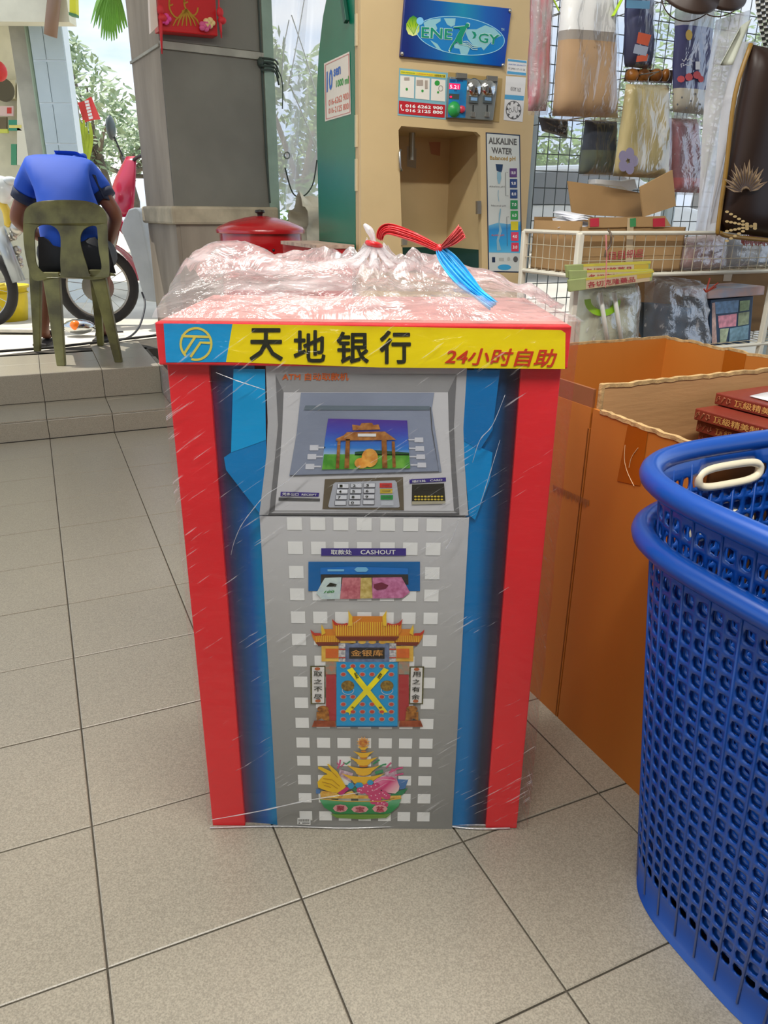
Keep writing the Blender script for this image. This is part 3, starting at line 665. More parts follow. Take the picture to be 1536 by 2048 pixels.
G7('banknote_print', [[(540, 445), (660, 480), (640, 560), (530, 500)], [(950, 470), (1050, 440), (1060, 560), (940, 540)]], M('print_note_lilac', 'E2CFDA', .4, col2='B88AA0', vs=160), L1)
G7('blue_note_print', [[(1060, 535), (1158, 540), (1130, 620), (1070, 630)], rect(325, 625, 362, 665)], M('print_note_blue', '4F7FB8', .4), L1)
G7('leaf_print', [[(1080, 640), (1155, 615), (1120, 665), (1040, 720), (990, 680)], [(640, 620), (740, 590), (790, 640), (700, 660)]], M('print_leaf', '2F8A5A', .4), L2)
ingm = M('print_ingot', 'F2BE2C', .35); ingd = M('print_ingot_dark', 'CF7E22', .4)
def ingot(cx, ty, w_, h_):
    top = [(cx - w_ / 2 + w_ * k / 12, ty + h_ * .42 * (1 - ((k - 6) / 6) ** 2) * .75) for k in range(13)]
    bot = [(cx + w_ * .24 * math.cos(a), ty + h_ * .62 + h_ * .38 * math.sin(a)) for a in [0, .5, 1.0, 1.57, 2.1, 2.6, 3.14]]
    return top + bot
for k, (cx, ty, w_, h_) in enumerate(((750, 480, 400, 108), (755, 405, 310, 98), (755, 332, 262, 82), (755, 278, 196, 62), (752, 236, 116, 36))):
    G7('ingot_print', [ingot(cx, ty, w_, h_)], ingm, L2 + .0003 * k)
    G7('ingot_shade_print', [ellp(cx, ty + h_ * .1, w_ * .13, h_ * .14, 10)], ingd, L2 + .0003 * k + .00015)
G7('sun_emblem_print', [[(752 + (62 if k % 2 else 40) * math.cos(k * math.pi / 12), 205 + (58 if k % 2 else 38) * math.sin(k * math.pi / 12)) for k in range(24)]], M('print_emblem', 'E9B06A', .4), L3)
G7('sun_emblem_print', [ellp(752, 205, 36, 30, 14)], M('print_emblem_red', 'B8552C', .4, col2='E2A040', vs=200), L4)
ylw = M('print_citron', 'EFC417', .35); ylw2 = M('print_citron_line', 'C08A10', .4)
G7('citron_print', [[(345, 420), (375, 425), (470, 470), (425, 400), (440, 398), (520, 470), (560, 540), (595, 600), (560, 650), (510, 660), (420, 640), (345, 610), (338, 560), (395, 500), (430, 490), (345, 440)]], ylw, L3)
G7('citron_line_print', strip([(380, 560), (460, 580), (520, 620)], 5) + strip([(390, 530), (470, 540), (540, 600)], 5) + strip([(400, 590), (460, 610)], 5) + strip([(470, 470), (520, 520)], 5), ylw2, L4)
G7('gem_print', [ellp(640, 595, 32, 30, 6), ellp(715, 590, 40, 28, 6), ellp(815, 565, 30, 26, 6)], M('print_gem', '2E9FD0', .3), L4)
pk0, pk1 = GP(760, 1558), GP(800, 1585)
G7('peach_print', [[(845, 555), (880, 525), (940, 510), (1010, 512), (1060, 545), (1080, 600), (1070, 640), (1040, 665), (960, 655), (890, 620), (850, 585)]], Mgrad('peach', pk0 - AL, pk1 - AL, [(0, 'F08CB4'), (.35, 'D8387C'), (.6, 'EFA6BC'), (1, 'F3E6D6')], .35), L3)
G7('peach_line_print', strip([(850, 570), (930, 535), (1040, 545)], 6), M('print_peach_line', 'F7C9DA', .4), L4)
gr = [(740, 640), (760, 610), (795, 600), (830, 610), (870, 595), (800, 650), (840, 640), (880, 630), (830, 690), (870, 685), (905, 670), (845, 735), (885, 715), (950, 680), (935, 665), (965, 690), (890, 755), (925, 755), (945, 765), (725, 635)]
G7('grape_print', [ellp(x, y, 34, 28, 12) for x, y in gr], M('print_grape', 'D5487C', .35), L4)
G7('grape_glint_print', [ellp(x - 6, y - 6, 7, 6, 6) for x, y in gr], M('print_glint', 'F9C4D6', .3), L5)
G7('gold_heap_print', [[(362, 660), (380, 640), (500, 655), (560, 690), (600, 655), (650, 640), (690, 680), (1000, 685), (1095, 680), (1090, 712), (370, 708)]], M('print_gold_coins', 'D99A34', .4, col2='F2CF6A', vs=140), L3)
G7('ribbon_print', [[(520, 660), (600, 605), (630, 620), (560, 680)]], M('print_magenta', 'C92E7A', .4), L4)
bw0, bw1 = GP(640, 1597), GP(640, 1637)
G7('bowl_print', [[(352, 712), (600, 735), (900, 735), (1097, 708), (1070, 780), (1000, 840), (930, 852), (500, 852), (400, 790)]], Mgrad('bowl_green', bw0 - AL, bw1 - AL, [(0, '6DB98A'), (.25, '2F9A58'), (.7, '1F8A48'), (1, '5DAA6A')], .35), L4)
G7('bowl_foot_print', [[(455, 848), (1005, 848), (960, 885), (740, 897), (510, 885)]], M('print_bowl_foot', '6E9A3C', .4), L4); G7('bowl_rim_print', strip([(352, 712), (600, 735), (900, 735), (1097, 708)], 8), gld, L5)
G7('bowl_tablet_print', [ellp(546, 798, 68, 36, 8), ellp(722, 806, 78, 34, 8), ellp(903, 802, 70, 36, 8)], M('print_tablet', 'E9A5A8', .4), L5)
for ch, q_ in (('聚', rect(510, 775, 585, 822)), ('宝', rect(682, 784, 764, 828)), ('盆', rect(868, 778, 942, 826))): text('bowl_tablet_word', ch, GP, c7(q_), M('print_crimson', 'B02848', .4), fbrd, .0042, bold=.02)
decal('price_sticker', GP, [c7([(158, 884), (276, 886), (276, 948), (156, 942)])], wht, fbrd, L3)
decal('price_sticker_bars', GP, [c7(rect(168 + k * 10, 896, 173 + k * 10, 918)) for k in range(10)] + [c7(rect(168, 926, 180, 938)), c7(rect(200, 928, 268, 936))], dk2, fbrd, L4)

# ---- the clear plastic bag over the machine
film = Mclear('clear_wrap', gloss=.012, milk=.012, rough=.2, bump=.5, bs=9, stretch=(2.2, 1, 6.0), rot=(0, .5, 0), detail=4, dist=.02, fres=.25, streak=((.085, .085, .0045), (0, -.62, 0), .815, .91, .6))
topfilm = Mclear('bag_film', gloss=.05, milk=.17, rough=.2, bump=1.0, bs=11, detail=5, dist=.035, fres=.5, streak=((.09, .03, .05), (0, 0, .35), .60, .95, .55))
bag = thing('plastic_bag', V((-.03, AY + .17, .001)), 'clear plastic bag wrapped over the paper bank machine and tied on top', 'plastic bag')
def nz(x, y, z=0.0): return noise.noise(V((x, y, z)))
bx0, bx1, bz1 = -.3095, .262, .9035
def frontw(u, v):
    z = .012 + (bz1 - .012) * v; x = bx0 + (bx1 - bx0) * u
    bulge = .008 + .008 * max(0, min(1, (z - hz0 + .1) / .1)) + .003 * nz(x * 9, z * 14) + .003 * nz(x * 30 + z * 25, z * 7, 3)
    return V((x, AY - bulge, z))
MB().grid(frontw, 60, 90).build('front_film', film, bag, True)
for sx in (bx0, bx1):
    MB().grid(lambda u, v: V((sx + .003 * nz(u * 8, v * 14, sx), AY - .016 + .37 * u, .012 + (bz1 - .012) * v)), 16, 40).build('side_film', film, bag, True)
KN = ony(748, 488, 1.2)
prof = [(ony(x, y, 1.24).x, ony(x, y, 1.24).z) for x, y in ((322, 625), (345, 590), (400, 497), (440, 484), (480, 492), (600, 508), (700, 506), (745, 492), (800, 506), (870, 520), (960, 548), (1050, 578), (1110, 612), (1140, 642))]
def ridge(x):
    if x <= prof[0][0]: return prof[0][1]
    for (a, b), (c, d) in zip(prof, prof[1:]):
        if x <= c: t = (x - a) / (c - a); t = t * t * (3 - 2 * t); return b + (d - b) * t
    return prof[-1][1]
def topw(u, v):
    y = AY - .022 + .395 * v; x = bx0 - .004 + (bx1 - bx0 + .008) * u
    yr = .5; t = v / yr if v < yr else (1 - v) / (1 - yr); t = max(0, min(1, t)); s_ = t ** .8
    z = bz1 + max(0, ridge(x) - bz1) * s_
    dx, dy = x - KN.x, y - KN.y; an = math.atan2(dy, dx); d = math.hypot(dx, dy)
    z += (.012 * math.sin(an * 15 + 3 * math.sin(an * 4)) * math.exp(-d * 4) + .016 * (1 - 2 * abs(nz(x * 9 + y * 5, y * 13, 1))) * .6 + .008 * (1 - 2 * abs(nz(x * 22 - y * 9, y * 24, 5))) - .008) * min(1, t * 1.5)
    return V((x, y, max(z, .9028)))
MB().grid(topw, 90, 50).build('top_film', topfilm, bag, True)
gth = MB()
rg_ = random.Random(5)
for k in range(12):
    an = k * .524; p1 = KN + V((.006 * math.cos(an), .006 * math.sin(an), .0)); p0 = V((KN.x + .06 * math.cos(an), KN.y + .05 * math.sin(an), 0)); p0.z = min(ridge(p0.x), KN.z - .02) - .01
    pm = (p0 + p1) / 2 + V((0, 0, -.006)); gth.tube(smoothpts([p0, pm, p1], 4), [.009, .008, .008, .007, .006, .006, .006, .005, .005], 6, flat=.35)
gth.build('gathered_neck', Mclear('bag_gather', gloss=.06, milk=.55, rough=.2, bump=.8, bs=60), bag, True)
tp = [KN, ony(742, 466, 1.2), ony(728, 448, 1.2)]
MB().tube(smoothpts(tp, 5), [.012, .011, .01, .01, .012, .013, .014, .013, .01, .008, .004], 8, flat=.4).build('bag_tail', _M['bag_gather'], bag, True)
crease = Mclear('bag_crease', gloss=.2, milk=.55, rough=.2, bump=.3)
fl = lambda x, y: onz(x, y, .004)
MB().tube(smoothpts([fl(420, 1655), fl(560, 1652), fl(700, 1656), fl(850, 1650), fl(1025, 1650)], 5), .0018, 6, flat=.4).build('bottom_hem', crease, bag, True)
MB().tube(smoothpts([fl(880, 1650), fl(950, 1657), fl(1020, 1656)], 5), .0022, 6, flat=.4).build('bottom_fold', crease, bag, True)
FW = py(AY - .022)
for p_ in ([(612, 925), (575, 962), (532, 990), (505, 1020), (482, 1052), (468, 1085), (462, 1110)], [(1010, 790), (985, 850), (960, 880), (945, 925)], [(1000, 880), (985, 930), (968, 985), (960, 1010)], [(432, 745), (470, 760), (500, 770), (530, 780)], [(420, 1640), (520, 1622), (620, 1600), (720, 1585)], [(920, 1035), (905, 1075), (890, 1100)]):
    P_ = smoothpts([FW(x, y) for x, y in p_], 5); n_ = len(P_)
    MB().tube(P_, [.0006 + .0016 * math.sin(math.pi * k / (n_ - 1)) * (.6 + .4 * math.sin(k * 2.3)) for k in range(n_)], 6, flat=.4).build('crease', crease, bag, True)
# raffia ribbon: red and blue strips tied at the neck
rib = thing('raffia_tie', KN, 'red and blue plastic raffia string knotted on the plastic bag neck', 'string')
def ribbon(name, pts, wd, mat, tw=0.0, strands=3):
    b = MB(); P = smoothpts(pts, 7); N = len(P)
    for s_ in range(strands):
        def fn(u, v):
            k = min(int(u * (N - 1)), N - 2); f = u * (N - 1) - k; p = P[k].lerp(P[k + 1], f); d = (P[min(k + 1, N - 1)] - P[k]).normalized()
            sd = d.cross(V((0, -1, .2))).normalized(); ww = wd(u) if callable(wd) else wd
            off = (v - .5) * .5 + (s_ - (strands - 1) / 2) * .33
            n_ = sd.cross(d).normalized()
            return p + sd * ww * off + n_ * (.0025 * math.sin(v * 9 + s_ * 2 + u * 5) + .001 * s_)
        b.grid(fn, 24, 6)
    return b.build(name, mat, rib, True, solid=.0006)
rred_m = M('raffia_red', 'D1242A', .3, var=.2, vs=40, stretch=(1, 1, .1), spec=.6); rblu = M('raffia_blue', '1CA3EA', .28, var=.25, vs=40, spec=.6); rpnk = M('raffia_light_red', 'E4605E', .3, var=.15, vs=40)
k2 = ony(879, 498, 1.15)
ribbon('red_strip', [ony(759, 478, 1.18), ony(764, 464, 1.175), ony(782, 459, 1.17), ony(830, 475, 1.16), k2], lambda u: .0075 + .006 * math.sin(u * 3.1), rred_m)
ribbon('red_tail', [k2, ony(900, 478, 1.14), ony(922, 456, 1.13)], lambda u: .003 + .011 * u, rpnk, strands=2)
ribbon('red_tail', [k2, ony(905, 486, 1.14), ony(928, 468, 1.13)], lambda u: .003 + .011 * u, rpnk, strands=2)
ribbon('blue_strip', [k2, ony(895, 520, 1.14), ony(928, 560, 1.12), ony(960, 590, 1.10), ony(988, 612, 1.08)], lambda u: .004 + .019 * math.sin(min(1, u * 1.3 + .1) * 2.6), rblu)
ribbon('blue_tail', [k2, ony(905, 525, 1.135), ony(905, 545, 1.13)], .006, rblu, strands=1)
MB().ell(k2, .006, .006, .007, 10, 8).build('knot', rred_m, rib, True)
MB().tube([KN + V((.010 * math.cos(a), .013 * math.sin(a), -.004 + .006 * math.sin(a * .5))) for a in [x * .45 for x in range(14)]], .004, 6, closed=True).build('wrapped_loop', rred_m, rib, True)

# ================================================================== CARTONS
kraft = M('kraft_orange', 'B86E20', .7, var=.07, vs=2.2, bump=.06, bs=30, stretch=(1, 1, .2)); kraft_in = M('kraft_inside', 'B98E5E', .8, var=.08, vs=3, stretch=(1, 1, 6), bump=.1, bs=16); brown = M('kraft_brown', '8E5630', .75, var=.1, vs=4)
torn = M('torn_card', 'B79868', .9, var=.2, vs=60, bump=.4, bs=80); tapem = M('packing_tape', '9E5412', .22, var=.1, vs=8, spec=.6)
def torn_edge(p0, p1, w_, n, parent, name='torn_edge', amp=.006, seed=1):
    r_ = random.Random(seed); d = p1 - p0; sd = d.cross(UZ).normalized(); b = MB()
    L = [p0 + d * (k / n) + V((0, 0, r_.uniform(-.5, .8) * amp * .6)) for k in range(n + 1)]
    for k in range(n):
        b.hexa([L[k] - sd * w_ / 2 - UZ * .007, L[k + 1] - sd * w_ / 2 - UZ * .007, L[k + 1] + sd * w_ / 2 - UZ * .007, L[k] + sd * w_ / 2 - UZ * .007, L[k] - sd * w_ / 2, L[k + 1] - sd * w_ / 2, L[k + 1] + sd * w_ / 2, L[k] + sd * w_ / 2])
    return b.build(name, torn, parent)
t6 = .006; IL = .967; IR = 1.735
boxB = thing('cardboard_carton', B(1.35, .53, 0), 'large empty open orange cardboard carton behind the carton of books', 'carton')
MB().box(IL, IL + t6, .228, .845, 0, .70, B).build('side_wall', kraft, boxB)
MB().box(IL + .001, IL + t6 + .001, .228, .845, .70, .735, B).build('wall_strip', brown, boxB)
MB().box(IL, IR, .839, .845, 0, .70, B).build('back_wall', kraft, boxB)
MB().box(IR - t6, IR, .228, .845, 0, .70, B).build('side_wall', kraft, boxB)
MB().box(IL, IR, .226, .232, 0, .66, B).build('front_wall', kraft, boxB)
MB().box(IL + t6, IR - t6, .232, .839, .005, .011, B).build('bottom', kraft_in, boxB)
torn_edge(B(IL + .02, .842, .706), B(IR, .842, .706), .006, 40, boxB, seed=2, amp=.003)
torn_edge(B(IR - .003, .842, .706), B(IR - .003, .23, .703), .007, 40, boxB, seed=4, amp=.008)
MB().box(IR - .0075, IR - .0063, .55, .62, .35, .70, B).build('packing_tape', tapem, boxB)
boxA = thing('cardboard_carton', B(1.33, .07, 0), 'torn open orange cardboard carton holding books beside blue laundry baskets', 'carton')
JA0, JA1 = -.062, .222
MB().box(IL, IL + t6, JA0, JA1, 0, .70, B).build('side_wall', kraft, boxA)
MB().box(IL + .012, 1.70, JA1 - t6, JA1, 0, .74, B).build('back_wall', kraft_in, boxA)
MB().box(IL, 1.70, JA0, JA0 + t6, 0, .69, B).build('front_wall', kraft, boxA)
MB().box(1.70 - t6, 1.70, JA0, JA1, 0, .69, B).build('side_wall', kraft, boxA)
MB().box(IL + t6, 1.70 - t6, JA0 + t6, JA1 - t6, .005, .011, B).build('bottom', kraft_in, boxA)
torn_edge(B(IL + .012, JA1 - .003, .745), B(1.70, JA1 - .003, .745), .009, 44, boxA, seed=6, amp=.005)
torn_edge(B(IL + .003, JA1 - .02, .703), B(IL + .003, JA0, .700), .009, 24, boxA, seed=7, amp=.004)
torn_edge(B(IL, JA0 + .003, .694), B(1.7, JA0 + .003, .694), .009, 40, boxA, seed=8, amp=.008)
MB().box(IL + .006, IL + .016, JA1 - .008, JA1 + .001, .69, .748, B).build('corner_tear', torn, boxA, bevel=.003)
s2 = pi_(IL)
decal('packing_tape', s2, [[(1256, 848), (1296, 862), (1280, 972), (1234, 962)]], tapem, boxA, .001)
cw = MB()
for p in ([(1250, 890), (1249, 920), (1255, 945), (1268, 972)], [(1258, 935), (1263, 915), (1276, 896)]): cw.tube(smoothpts([s2(x, y, .0015) for x, y in p], 5), .0005, 5)
cw.build('tape_crease', M('tape_crease', 'E6C89A', .3), boxA)
sm_ = MB(); r_ = random.Random(9)
for k in range(26):
    x = 1106 + k * 2.8; y = 969 + k * 1.25; sm_.poly([s2(x, y, .0012), s2(x + 1.5, y + .7, .0012), s2(x + 1.2, y + 10 + r_.uniform(0, 14), .0012), s2(x, y + 8 + r_.uniform(0, 10), .0012)])
sm_.build('scuff_mark', brown, boxB)
# white strip of tape / label on the near edge
# books stacked in the carton
bkm = M('book_maroon', '7A2F22', .4, var=.12, vs=12); bkt = M('book_gold', 'C99A58', .4); pag = M('book_pages', 'D8C7A8', .8)
pbk = None
for k in range(5):
    z1 = .716 - k * .0245; i0 = (1.232 if k == 0 else 1.168) + .010 * k; j0 = .185 - .006 * (k > 0)
    bk = thing('book', B(i0 + .08, j0 - .1, z1 - .022), 'maroon gift book with gold spine characters ' + ('lying topmost on its stack in the carton' if k == 0 else 'in the carton stack, book number %d from its top' % (k + 1)), 'book', 'books stacked in the carton')
    bk['label'] = ['maroon book with gold spine characters lying topmost in the carton stack', 'maroon book with gold spine characters, second from top of the carton stack', 'maroon book with gold spine characters, third from top of the carton stack', 'maroon book with gold spine characters, fourth from top of the carton stack', 'maroon book at the bottom of the visible carton stack'][k]
    a_ = math.radians(-86)
    def bf(x, y, z, i0=i0, j0=j0): return B(i0, j0) + (BI * math.cos(a_) + BJ * math.sin(a_)) * x + (-BI * math.sin(a_) + BJ * math.cos(a_)) * y + V((0, 0, z))
    MB().box(0, .21, 0, .15, z1 - .0225, z1, bf).build('cover', bkm, bk, bevel=.002)
    MB().box(.004, .211, .004, .146, z1 - .019, z1 - .004, bf).build('pages', pag, bk)
    v, f = text_geo('頂級精美制作工藝', .012)
    xs = [p.x for p in v]; ys = [p.y for p in v]; b = MB()
    for p in v: b.v.append(bf(.045 + (p.x - min(xs)) / (max(xs) - min(xs)) * .155, -.0006, z1 - .018 + (p.y - min(ys)) / (max(ys) - min(ys)) * .0135))
    b.f = f; b.build('spine_lettering', bkt, bk)
    b = MB()
    for q in range(3): b.tube([bf(.008 + q * .012 + .004 * math.cos(t), -.0008, z1 - .011 + .006 * math.sin(t * 1.3 + q)) for t in range(7)], .0008, 4)
    b.build('spine_scroll', M('book_scroll', 'A86A4A', .5), bk)
sh = thing('white_leaflet', B(1.32, .06, .717), 'white glossy leaflet lying on the book stack in the carton', 'leaflet')
MB().grid(lambda u, v: B(1.26 + .12 * u, .0 + .13 * v, .7185 + .004 * math.sin(u * 3)), 8, 4).build('sheet', M('gloss_white', 'EEF1F6', .2), sh, True, solid=.0012)

# ================================================================== NESTED BLUE BASKETS
bcx, bcy, bro, ba, bb, bn, bh, bdz, btp = .662, .864, .42, .285, .27, 3.3, .636, .083, .055
bkx = V((math.cos(bro), math.sin(bro), 0)); bky = V((-math.sin(bro), math.cos(bro), 0)); bc0 = V((bcx, bcy, 0))
def sup(t, a, b):
    e = 2 / bn; c_, s_ = math.cos(t), math.sin(t)
    return a * math.copysign(abs(c_) ** e, c_), b * math.copysign(abs(s_) ** e, s_)
_tt = [2 * math.pi * k / 2000 for k in range(2001)]; _pp = [sup(t, 1 * ba, bb) for t in _tt]; _ll = [0]
for k in range(2000): _ll.append(_ll[-1] + math.hypot(_pp[k + 1][0] - _pp[k][0], _pp[k + 1][1] - _pp[k][1]))
def perim(u):
    s_ = (u % 1.0) * _ll[-1]; lo, hi = 0, 2000
    while hi - lo > 1:
        md = (lo + hi) // 2
        if _ll[md] <= s_: lo = md
        else: hi = md
    f = (s_ - _ll[lo]) / max(_ll[hi] - _ll[lo], 1e-9); return _tt[lo] + (_tt[hi] - _tt[lo]) * f
def bpt(u, z, out=0.0):
    k = z / bh; x, y = sup(perim(u), ba - btp * (1 - k) - .012 + out, bb - btp * (1 - k) - .012 + out)
    return bc0 + bkx * x + bky * y + V((0, 0, z))
NC, NR, zc0, zc1 = 76, 20, .075, .60
blue = M('basket_blue', '08459A', .3, var=.05, vs=3, spec=.5, coat=.15)
bask = thing('laundry_basket', bc0, 'lower of two nested blue perforated plastic laundry baskets beside the carton', 'laundry basket', 'nested blue laundry baskets')
wb = MB(); cache = {}
def vk(u, z):
    key = (round((u % 1.0) * 1e5), round(z * 1e5))
    if key not in cache: cache[key] = len(wb.v); wb.v.append(bpt(u, z))
    return cache[key]
hz_ = (zc1 - zc0) / NR; hu = 1.0 / NC
ucen = .25     # handle cut on the far side (and its twin)
def is_handle(c_, r_):
    u = (c_ + .5) / NC
    return r_ == NR - 1 and (abs(u - 20.5 * hu) < 2.6 * hu or abs(u - 58.5 * hu) < 2.6 * hu)
for c_ in range(NC):
    for r_ in range(NR):
        u0, u1, z0, z1 = c_ * hu, (c_ + 1) * hu, zc0 + r_ * hz_, zc0 + (r_ + 1) * hz_
        um, zm = (u0 + u1) / 2, (z0 + z1) / 2
        if is_handle(c_, r_): continue
        oring = [vk(u0, z0), vk(um, z0), vk(u1, z0), vk(u1, zm), vk(u1, z1), vk(um, z1), vk(u0, z1), vk(u0, zm)]
        hw, hh, k_ = hu * .39, hz_ * .385, .76
        ir = [vk(um - hw * k_, zm - hh * k_ - .0006), vk(um, zm - hh), vk(um + hw * k_, zm - hh * k_ - .0006), vk(um + hw, zm), vk(um + hw * k_, zm + hh * k_ + .0006), vk(um, zm + hh), vk(um - hw * k_, zm + hh * k_ + .0006), vk(um - hw, zm)]
        for q in range(8): wb.f.append((oring[q], oring[(q + 1) % 8], ir[(q + 1) % 8], ir[q]))
for c_ in range(NC):
    for (za, zb) in ((0.0, zc0), (zc1, bh)):
        u0, um, u1 = c_ * hu, (c_ + .5) * hu, (c_ + 1) * hu
        wb.f.append((vk(u0, za), vk(um, za), vk(um, zb), vk(u0, zb))); wb.f.append((vk(um, za), vk(u1, za), vk(u1, zb), vk(um, zb)))
wb.f.append(tuple(vk(k / (2 * NC), 0.0) for k in range(2 * NC)))
wb.build('perforated_wall', blue, bask, True, solid=.003)
MB().tube([bpt(k / 160, bh - .006, .010) for k in range(160)], .0155, 12, closed=True, upv=(0, 0, 1)).build('rolled_rim', blue, bask, True)
rb = MB()
for c_ in range(0, NC, 2):
    tz = .57 if min(abs(c_ - 20.5), abs(c_ - 58.5)) < 3 else .615
    rb.tube([bpt(c_ * hu, z, .0005) for z in (.03, .2, .4, tz)], .0028, 6)
rb.build('vertical_rib', blue, bask, True)
ivory = M('handle_ivory', 'EFE3C4', .4)
for uc in (20.5 * hu, 58.5 * hu):
    lp_ = []
    for k in range(40):
        t = 2 * math.pi * k / 40; cu_, su_ = math.cos(t), math.sin(t)
        lp_.append(bpt(uc + math.copysign(abs(cu_) ** .55, cu_) * hu * 2.75, zc1 - hz_ / 2 + math.copysign(abs(su_) ** .7, su_) * hz_ * .58))
    MB().tube(lp_, .0065, 8, closed=True).build('handle_ring', ivory, bask, True)
bask2 = copy_tree(bask); bask2.location = bask.location + V((0, 0, bdz)); bask2['label'] = 'upper of two nested blue perforated plastic laundry baskets, with ivory handle rings'

# ================================================================== WATER VENDING MACHINE
MJ, MI0, MI1 = 1.632, 1.079, 1.742
wp = pj(MJ); ws = pi_(MI0)
def iz(p): return (p - BO).dot(BI), p.z
def jz(p): return (p - BO).dot(BJ), p.z
wm_ = thing('water_vending_machine', B((MI0 + MI1) / 2, MJ + .2, 0), 'cream water vending machine with green side and blue globe sign board', 'vending machine')
cream = M('machine_cream', 'C9B184', .45, var=.06, vs=3); green = M('machine_green', '046B50', .25, var=.08, vs=3, spec=.5)
pr_ = [(MJ + .05, 0), (2.06, 0), (2.06, 1.33), (2.05, 1.45), (2.02, 1.56), (1.97, 1.66), (1.90, 1.74), (1.80, 1.80), (1.69, 1.83), (MJ + .05, 1.84)]
MB().prism([B(MI0, j, z) for j, z in pr_], BI * .02).build('side_panel', green, wm_); MB().prism([B(MI1 - .02, j, z) for j, z in pr_], BI * .02).build('side_panel', green, wm_)
MB().grid(lambda u, v: B(MI0 + .02 + (MI1 - MI0 - .04) * u, *((lambda k, f: (pr_[k][0] * (1 - f) + pr_[k + 1][0] * f, pr_[k][1] * (1 - f) + pr_[k + 1][1] * f))(min(int(v * 8), 7) + 1, v * 8 - min(int(v * 8), 7)))), 2, 8).build('back_shell', green, wm_)
hole_px = [(803, 252), (953, 264), (961, 272), (964, 540), (962, 552), (811, 545), (806, 530), (797, 260)]
hole = [iz(wp(x, y)) for x, y in hole_px]
r_o = .02; outl = [(MI0 + r_o, .0), (MI1 - r_o, .0), (MI1, r_o), (MI1, 1.38), (MI1 + .006, 1.55), (MI1 + .02, 1.75), (MI1, 1.85), (MI0, 1.85), (MI0, r_o)]
plate(outl, [hole], lambda x, y, z: B(x, MJ + .011 - z, y), .022).build('front_panel', cream, wm_)
MB().prism([B(MI0 - .002, MJ + .004, 0), B(MI0 - .002, MJ + .05, 0), B(MI0 + .03, MJ + .05, 0), B(MI0 + .03, MJ + .004, 0)], (0, 0, 1.85)).build('corner_post', M('machine_cream_b', 'BFA276', .5), wm_, bevel=.008)
hx = [h[0] for h in hole]; hzv = [h[1] for h in hole]; ci0, ci1, cz0, cz1 = min(hx) - .01, max(hx) + .01, min(hzv), max(hzv)
cav = MB(); D0, D1 = MJ + .022, MJ + .30
cin = M('cavity_cream', 'D6BE90', .4, var=.08, vs=3)
cav.poly([B(ci0, D1, cz0 + .09), B(ci1, D1, cz0 + .09), B(ci1, D1, cz1), B(ci0, D1, cz1)]).poly([B(ci0, D0, cz0 + .09), B(ci0, D1, cz0 + .09), B(ci0, D1, cz1), B(ci0, D0, cz1)]).poly([B(ci1, D0, cz0 + .09), B(ci1, D1, cz0 + .09), B(ci1, D1, cz1), B(ci1, D0, cz1)]).poly([B(ci0, D0, cz1), B(ci1, D0, cz1), B(ci1, D1, cz1), B(ci0, D1, cz1)])
cav.build('dispensing_cavity', cin, wm_, solid=.004)
cgr = MB().poly([B(ci0, D1, cz0), B(ci1, D1, cz0), B(ci1, D1, cz0 + .09), B(ci0, D1, cz0 + .09)]).poly([B(ci0, D0, cz0), B(ci0, D1, cz0), B(ci0, D1, cz0 + .09), B(ci0, D0, cz0 + .09)]).poly([B(ci1, D0, cz0), B(ci1, D1, cz0), B(ci1, D1, cz0 + .09), B(ci1, D0, cz0 + .09)]).poly([B(ci0, D0, cz0), B(ci1, D0, cz0), B(ci1, D1, cz0), B(ci0, D1, cz0)])
cgr.build('drip_tray', M('tray_green', '1F4A40', .4), wm_, solid=.004)
stl = M('brushed_steel', 'B8B8B2', .3, metal=.9)
nzp = wp(850, 262); nz0 = BO + BI * (iz(nzp)[0] + .03) + BJ * (MJ + .16)
MB().tube([nz0 + UZ * cz1, nz0 + UZ * (cz1 - .09)], .011, 12).build('water_nozzle', stl, wm_)
glassm = Mclear('door_acrylic', gloss=.0, milk=.0, rough=.08, bump=.05, bs=4)
MB().poly([wp(x, y, -.006) for x, y in ((799, 256), (956, 268), (961, 548), (808, 540))]).build('clear_door', glassm, wm_)
MB().tube([wp(801, 300, .004), wp(799, 305, .012), wp(800, 335, .012), wp(803, 341, .004)], .004, 8).build('door_handle', stl, wm_, True)
MB().bar(wp(957, 402, .004), wp(957, 428, .004), .016, .012, -BJ).build('door_catch', stl, wm_)
MB().bar(wp(808, 478, .004), wp(808, 490, .004), .02, .012, -BJ).build('door_catch', stl, wm_)
decal('notice_sheet', Pl(B(0, D1 - .004), -BJ), [[(814, 292), (833, 297), (832, 337), (814, 333)]], M('paper_grey', 'B9B4A8', .6), wm_, 0)
decal('notice_sheet', Pl(B(0, D1 - .004), -BJ), [[(858, 284), (881, 284), (880, 312), (862, 308)]], M('paper_faded_red', 'C58F74', .6), wm_, 0)
# hinges of the green door and its latch
for y in (60, 262, 350):
    MB().bar(ws(713, y - 32, .004), ws(713, y + 32, .004), .012, .008, -BI).build('hinge', M('hinge_cream', 'C8B894', .5), wm_)
MB().bar(ws(685, -10, .01), ws(693, 44, .01), .02, .015, -BI).build('latch_bar', M('dark_green_metal', '0A4A3A', .4), wm_, bevel=.003)
